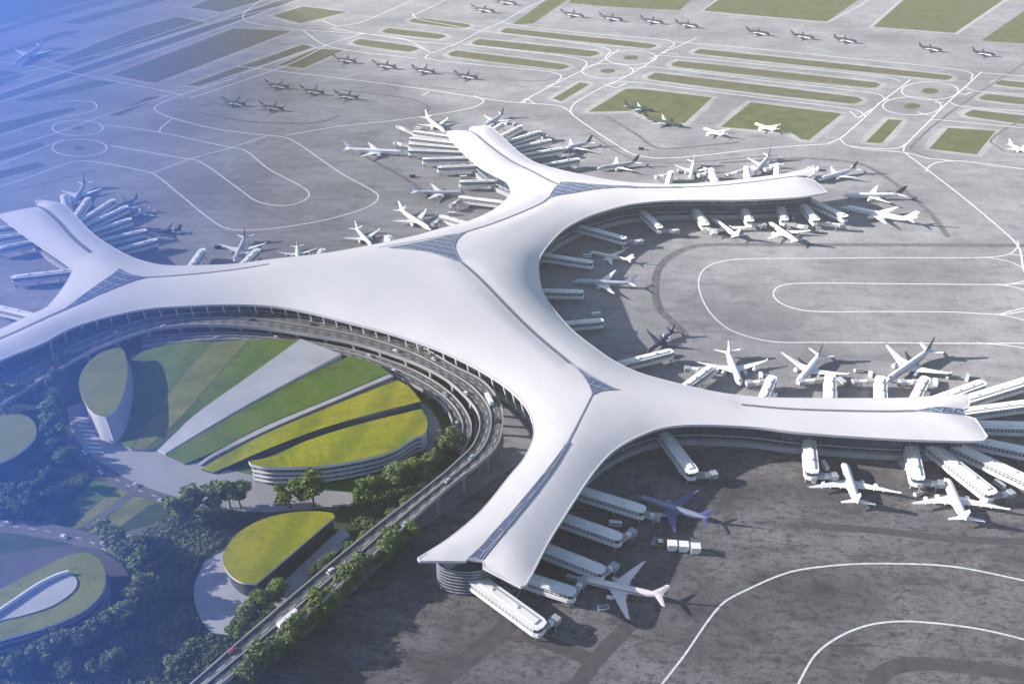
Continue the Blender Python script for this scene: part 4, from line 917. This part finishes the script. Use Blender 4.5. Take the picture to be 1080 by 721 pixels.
def make_tree(seed, m, h=15, r=6.2, nleaf=1500):
    R = np.random.RandomState(seed); root = empty('broadleaf_tree', (0,0,0)); mb = MB(); lean = R.uniform(-.4, .4, 2)
    mb.tube([[(lean[0]*z/h*2 + rr*math.cos(t*math.pi/4), lean[1]*z/h*2 + rr*math.sin(t*math.pi/4), z) for t in range(8)] for z, rr in ((0,.5),(1,.36),(h*.45,.26),(h*.8,.1))])
    for i in range(6):
        a = i*1.05 + R.uniform(-.3,.3); z0 = h*R.uniform(.25,.5); z1 = z0 + h*R.uniform(.15,.3); q = r*R.uniform(.5,.8)
        p0 = Vector((0,0,z0)); p1 = Vector((q*math.cos(a), q*math.sin(a), z1)); mb.seg(p0, p1, .22, .22)
    mb.build('trunk', M['bark'], root, local=True)
    cl = []
    for i in range(15):   # leaf clumps, uneven
        a = R.uniform(0, 2*np.pi); u = R.uniform(0, 1)**.6; zz = R.uniform(-.75, 1.0)
        rr = r*u*.78*np.sqrt(max(.05, 1-(zz*.8)**2)); cl.append((rr*np.cos(a), rr*np.sin(a), h*.62+zz*h*.3, R.uniform(.26, .46)*r))
    cs = []
    for k in range(nleaf):
        c = cl[R.randint(len(cl))]; d = R.normal(size=3); d /= np.linalg.norm(d); t = R.uniform(.55, 1.05); cs.append((c[0]+d[0]*c[3]*t, c[1]+d[1]*c[3]*t, c[2]+d[2]*c[3]*t*.8))
    leaves_mesh('crown', leaf_quads(np.array(cs), 1.15, R, .8), m, root)
    return root
TP = {}
for kind, m in (('mid', M['leaf1']), ('dark', M['leaf2']), ('bright', M['leaf3'])): TP[kind] = [make_tree(10*len(TP)+s, m, h=13+s, r=5.6+.5*s) for s in range(3)]
used = set()
def tree(x, y, s, kind, label, group, jit=True):
    s *= 1.6; k = rnd.randrange(3); pr = TP[kind][k]
    o = pr if (kind, k) not in used else copy_tree(pr); used.add((kind, k))
    p = P(x, y, 8*s); o.location = (p.x, p.y, 0); o.rotation_euler = (0,0,rnd.uniform(0,6.28)); o.scale = (s*rnd.uniform(.9,1.15), s*rnd.uniform(.9,1.15), s*rnd.uniform(.85,1.1))
    tag(o, label, 'tree', group)
def tree_path(pts, step, jit, s, kinds, label, group):
    cn = 0; end = 'left' if pts[-1][0]-pts[0][0] > abs(pts[-1][1]-pts[0][1]) else ('right' if pts[0][0]-pts[-1][0] > abs(pts[-1][1]-pts[0][1]) else ('top' if pts[-1][1] > pts[0][1] else 'bottom'))
    for (x0, y0), (x1, y1) in zip(pts, pts[1:]):
        n = max(1, int(math.hypot(x1-x0, y1-y0)/step/1.05))
        for i in range(n):
            t = (i+rnd.uniform(-.25,.25))/n; tree(x0+(x1-x0)*t + rnd.uniform(-jit,jit), y0+(y1-y0)*t + rnd.uniform(-jit,jit)*.7, s*rnd.uniform(.8,1.15), rnd.choice(kinds), '%s tree from the %s %s' % (ORD[cn], end, label), group); cn += 1
tree_path([(108,352),(130,350),(165,349)], 7, 3, .72, ['mid','dark'], 'of the clump above the leaf pavilion', 'trees above the leaf pavilion')
tree_path([(85,362),(60,378),(40,400),(5,425),(-20,440)], 7, 7, .8, ['dark','mid'], 'of the belt below the elevated road', 'trees below the road at left')
tree_path([(75,375),(55,395),(48,420),(58,445),(62,470),(75,488)], 5.5, 8, .8, ['dark','mid'], 'of the curved belt beside the leaf pavilion', 'trees left of the leaf pavilion')
tree_path([(0,520),(30,512),(60,505)], 9, 7, .7, ['dark'], 'of the dark grove below the round hall', 'grove below the round hall')
tree_path([(-5,535),(30,530),(45,540)], 8, 5, .6, ['dark'], 'of the small trees above the park road', 'trees above the park road')
tree_path([(186,538),(205,529),(225,524),(246,520),(264,517)], 10, 2, .85, ['mid'], 'of the row on the plaza edge', 'row of trees on the plaza edge')
for x, y, l in ((303,516,'big bushy tree in front of the curved facade, left of the pair'),(328,515,'big bushy tree in front of the curved facade, right of the pair')): tree(x, y, 1.2, 'bright', l, 'pair of trees before the curved facade')
tree_path([(380,517),(400,510),(422,503),(442,492),(460,480),(474,466),(484,452)], 7, 3, .8, ['bright','mid'], 'of the bright row between hall and viaduct', 'trees between garden hall and viaduct')
tree_path([(112,556),(128,572),(145,590),(156,610),(152,635)], 5, 6, .75, ['mid','dark'], 'of the tall belt beside the oval hall', 'trees right of the oval hall')
tree_path([(140,640),(112,658),(80,675),(40,686),(0,702)], 6, 4, .72, ['mid','dark'], 'of the line curving below the oval hall', 'trees below the oval hall')
tree_path([(60,705),(90,700),(130,695),(150,712)], 14, 7, .6, ['dark','mid'], 'of the small trees at bottom left', 'trees at the bottom left')
tree_path([(250,660),(264,642),(280,628),(300,618)], 6, 3, .7, ['mid','bright'], 'of the thicket between crescent hall and viaduct', 'trees between crescent hall and viaduct')
tree_path([(462,503),(430,530),(395,560),(360,588),(330,606)], 7, 3, .5, ['dark','mid'], 'of the low trees along the viaduct garden side', 'low trees along the viaduct')
tree_path([(180,700),(200,690),(215,695)], 8, 6, .65, ['dark','mid'], 'of the trees left of the viaduct foot', 'trees left of the viaduct')
tree_path([(425,562),(404,578),(378,602),(338,638),(320,655),(298,678),(270,700),(248,720)], 5.5, 3, .78, ['mid','bright'], 'of the hedge on the apron side of the viaduct', 'trees on the apron side of the viaduct')
for k in TP:
    for i in range(3):
        if (k, i) not in used:
            for ch in list(TP[k][i].children): bpy.data.objects.remove(ch)
            bpy.data.objects.remove(TP[k][i])
# dense ground cover
cov = px([(150,560),(180,545),(240,530),(300,533),(372,530),(400,520),(440,505),(455,500),(400,552),(330,610),(265,666),(195,725),(150,780),(-80,780),(-80,715),(20,692),(80,668),(120,645),(140,610),(128,590)], 0, 1, True)
R = np.random.RandomState(5); P2 = np.array([(p.x, p.y) for p in cov]); lo, hi = P2.min(0), P2.max(0)
pts = R.uniform(lo, hi, (90000, 2)); pts = pts[inside(pts, cov)]
bare = [px([(233,575),(213,588),(200,613),(204,645),(220,668),(245,672),(290,640),(375,560),(360,536),(300,532),(250,550)], 0, 1, True), [Vector((p.x, p.y, 0)) for p in px([(262,500),(372,505),(374,534),(262,541),(190,528)], 0, 1, True)]]
for b_ in bare: pts = pts[~inside(pts, b_)]
hgt = (np.sin(pts[:,0]*.11+np.sin(pts[:,1]*.07)*2)*np.cos(pts[:,1]*.13+pts[:,0]*.03)+1)*1.1
z = R.uniform(.1, 1.0, len(pts))*(.8+hgt)
tag(leaves_mesh('ground_cover', leaf_quads(np.column_stack([pts, z]), 1.3, R, .85), M['leafc']), kind='stuff')
cov2 = px([(10,500),(95,495),(95,505),(55,545),(0,548),(-80,550),(-80,505)], 0, 1, True); P2 = np.array([(p.x, p.y) for p in cov2]); lo, hi = P2.min(0), P2.max(0)
pts = R.uniform(lo, hi, (22000, 2)); pts = pts[inside(pts, cov2)]
tag(leaves_mesh('shrub_cover', leaf_quads(np.column_stack([pts, R.uniform(.1, 2.2, len(pts))]), 1.3, R, .85), M['leafc']), kind='stuff')

# ------------------------------------------------------------------ air
def volume(name, mb, colour, dens, aniso=0):
    m = bpy.data.materials.new(name+'_air'); m.use_nodes = True; nt = m.node_tree; nt.nodes.remove(nt.nodes['Principled BSDF'])
    v = nt.nodes.new('ShaderNodeVolumePrincipled'); v.inputs['Color'].default_value = (*colour, 1); v.inputs['Density'].default_value = dens; v.inputs['Anisotropy'].default_value = aniso
    nt.links.new(v.outputs[0], nt.nodes['Material Output'].inputs['Volume'])
    return tag(mb.build(name, m), kind='stuff')
HAZE = True
if HAZE:
    mb = MB(); mb.box((0, 1200, 215), (6400, 4200, 432)); volume('haze', mb, (.92, .93, 1.0), .00005)

# bank of blue mist added over the left side in place of a blue glare
def glare_mist_top(y):   # centre line and half width of the bank
    return -450-(y-400)*.455, 350+(y-400)*.25
mb = MB(); NU, NV = 64, 64; top = []; bot = []
for j in range(NV+1):
    v = -1 + 2*j/NV; y = 950 + 1350*v; cx_, rx_ = glare_mist_top(y)
    for i in range(NU+1):
        u = -1 + 2*i/NU; hh = 300*(.98-.42*v)*(1-u*u)**1.6*(1-v**8)
        top.append((cx_+u*rx_, y, -3 + hh + .01)); bot.append((cx_+u*rx_, y, -3.5))
W_ = NU+1; n_ = len(top); fs = []
for j in range(NV):
    for i in range(NU):
        q = (j*W_+i, j*W_+i+1, (j+1)*W_+i+1, (j+1)*W_+i); fs.append(q); fs.append(tuple(k+n_ for k in q[::-1]))
loop = [i for i in range(W_)] + [j*W_+NU for j in range(1, NV+1)] + [NV*W_+i for i in range(NU-1, -1, -1)] + [j*W_ for j in range(NV-1, 0, -1)]
for a_, b_ in zip(loop, loop[1:]+loop[:1]): fs.append((b_, a_, a_+n_, b_+n_))
mb.add(top+bot, fs); volume('glare_mist', mb, (.03, .20, .92), .0013)
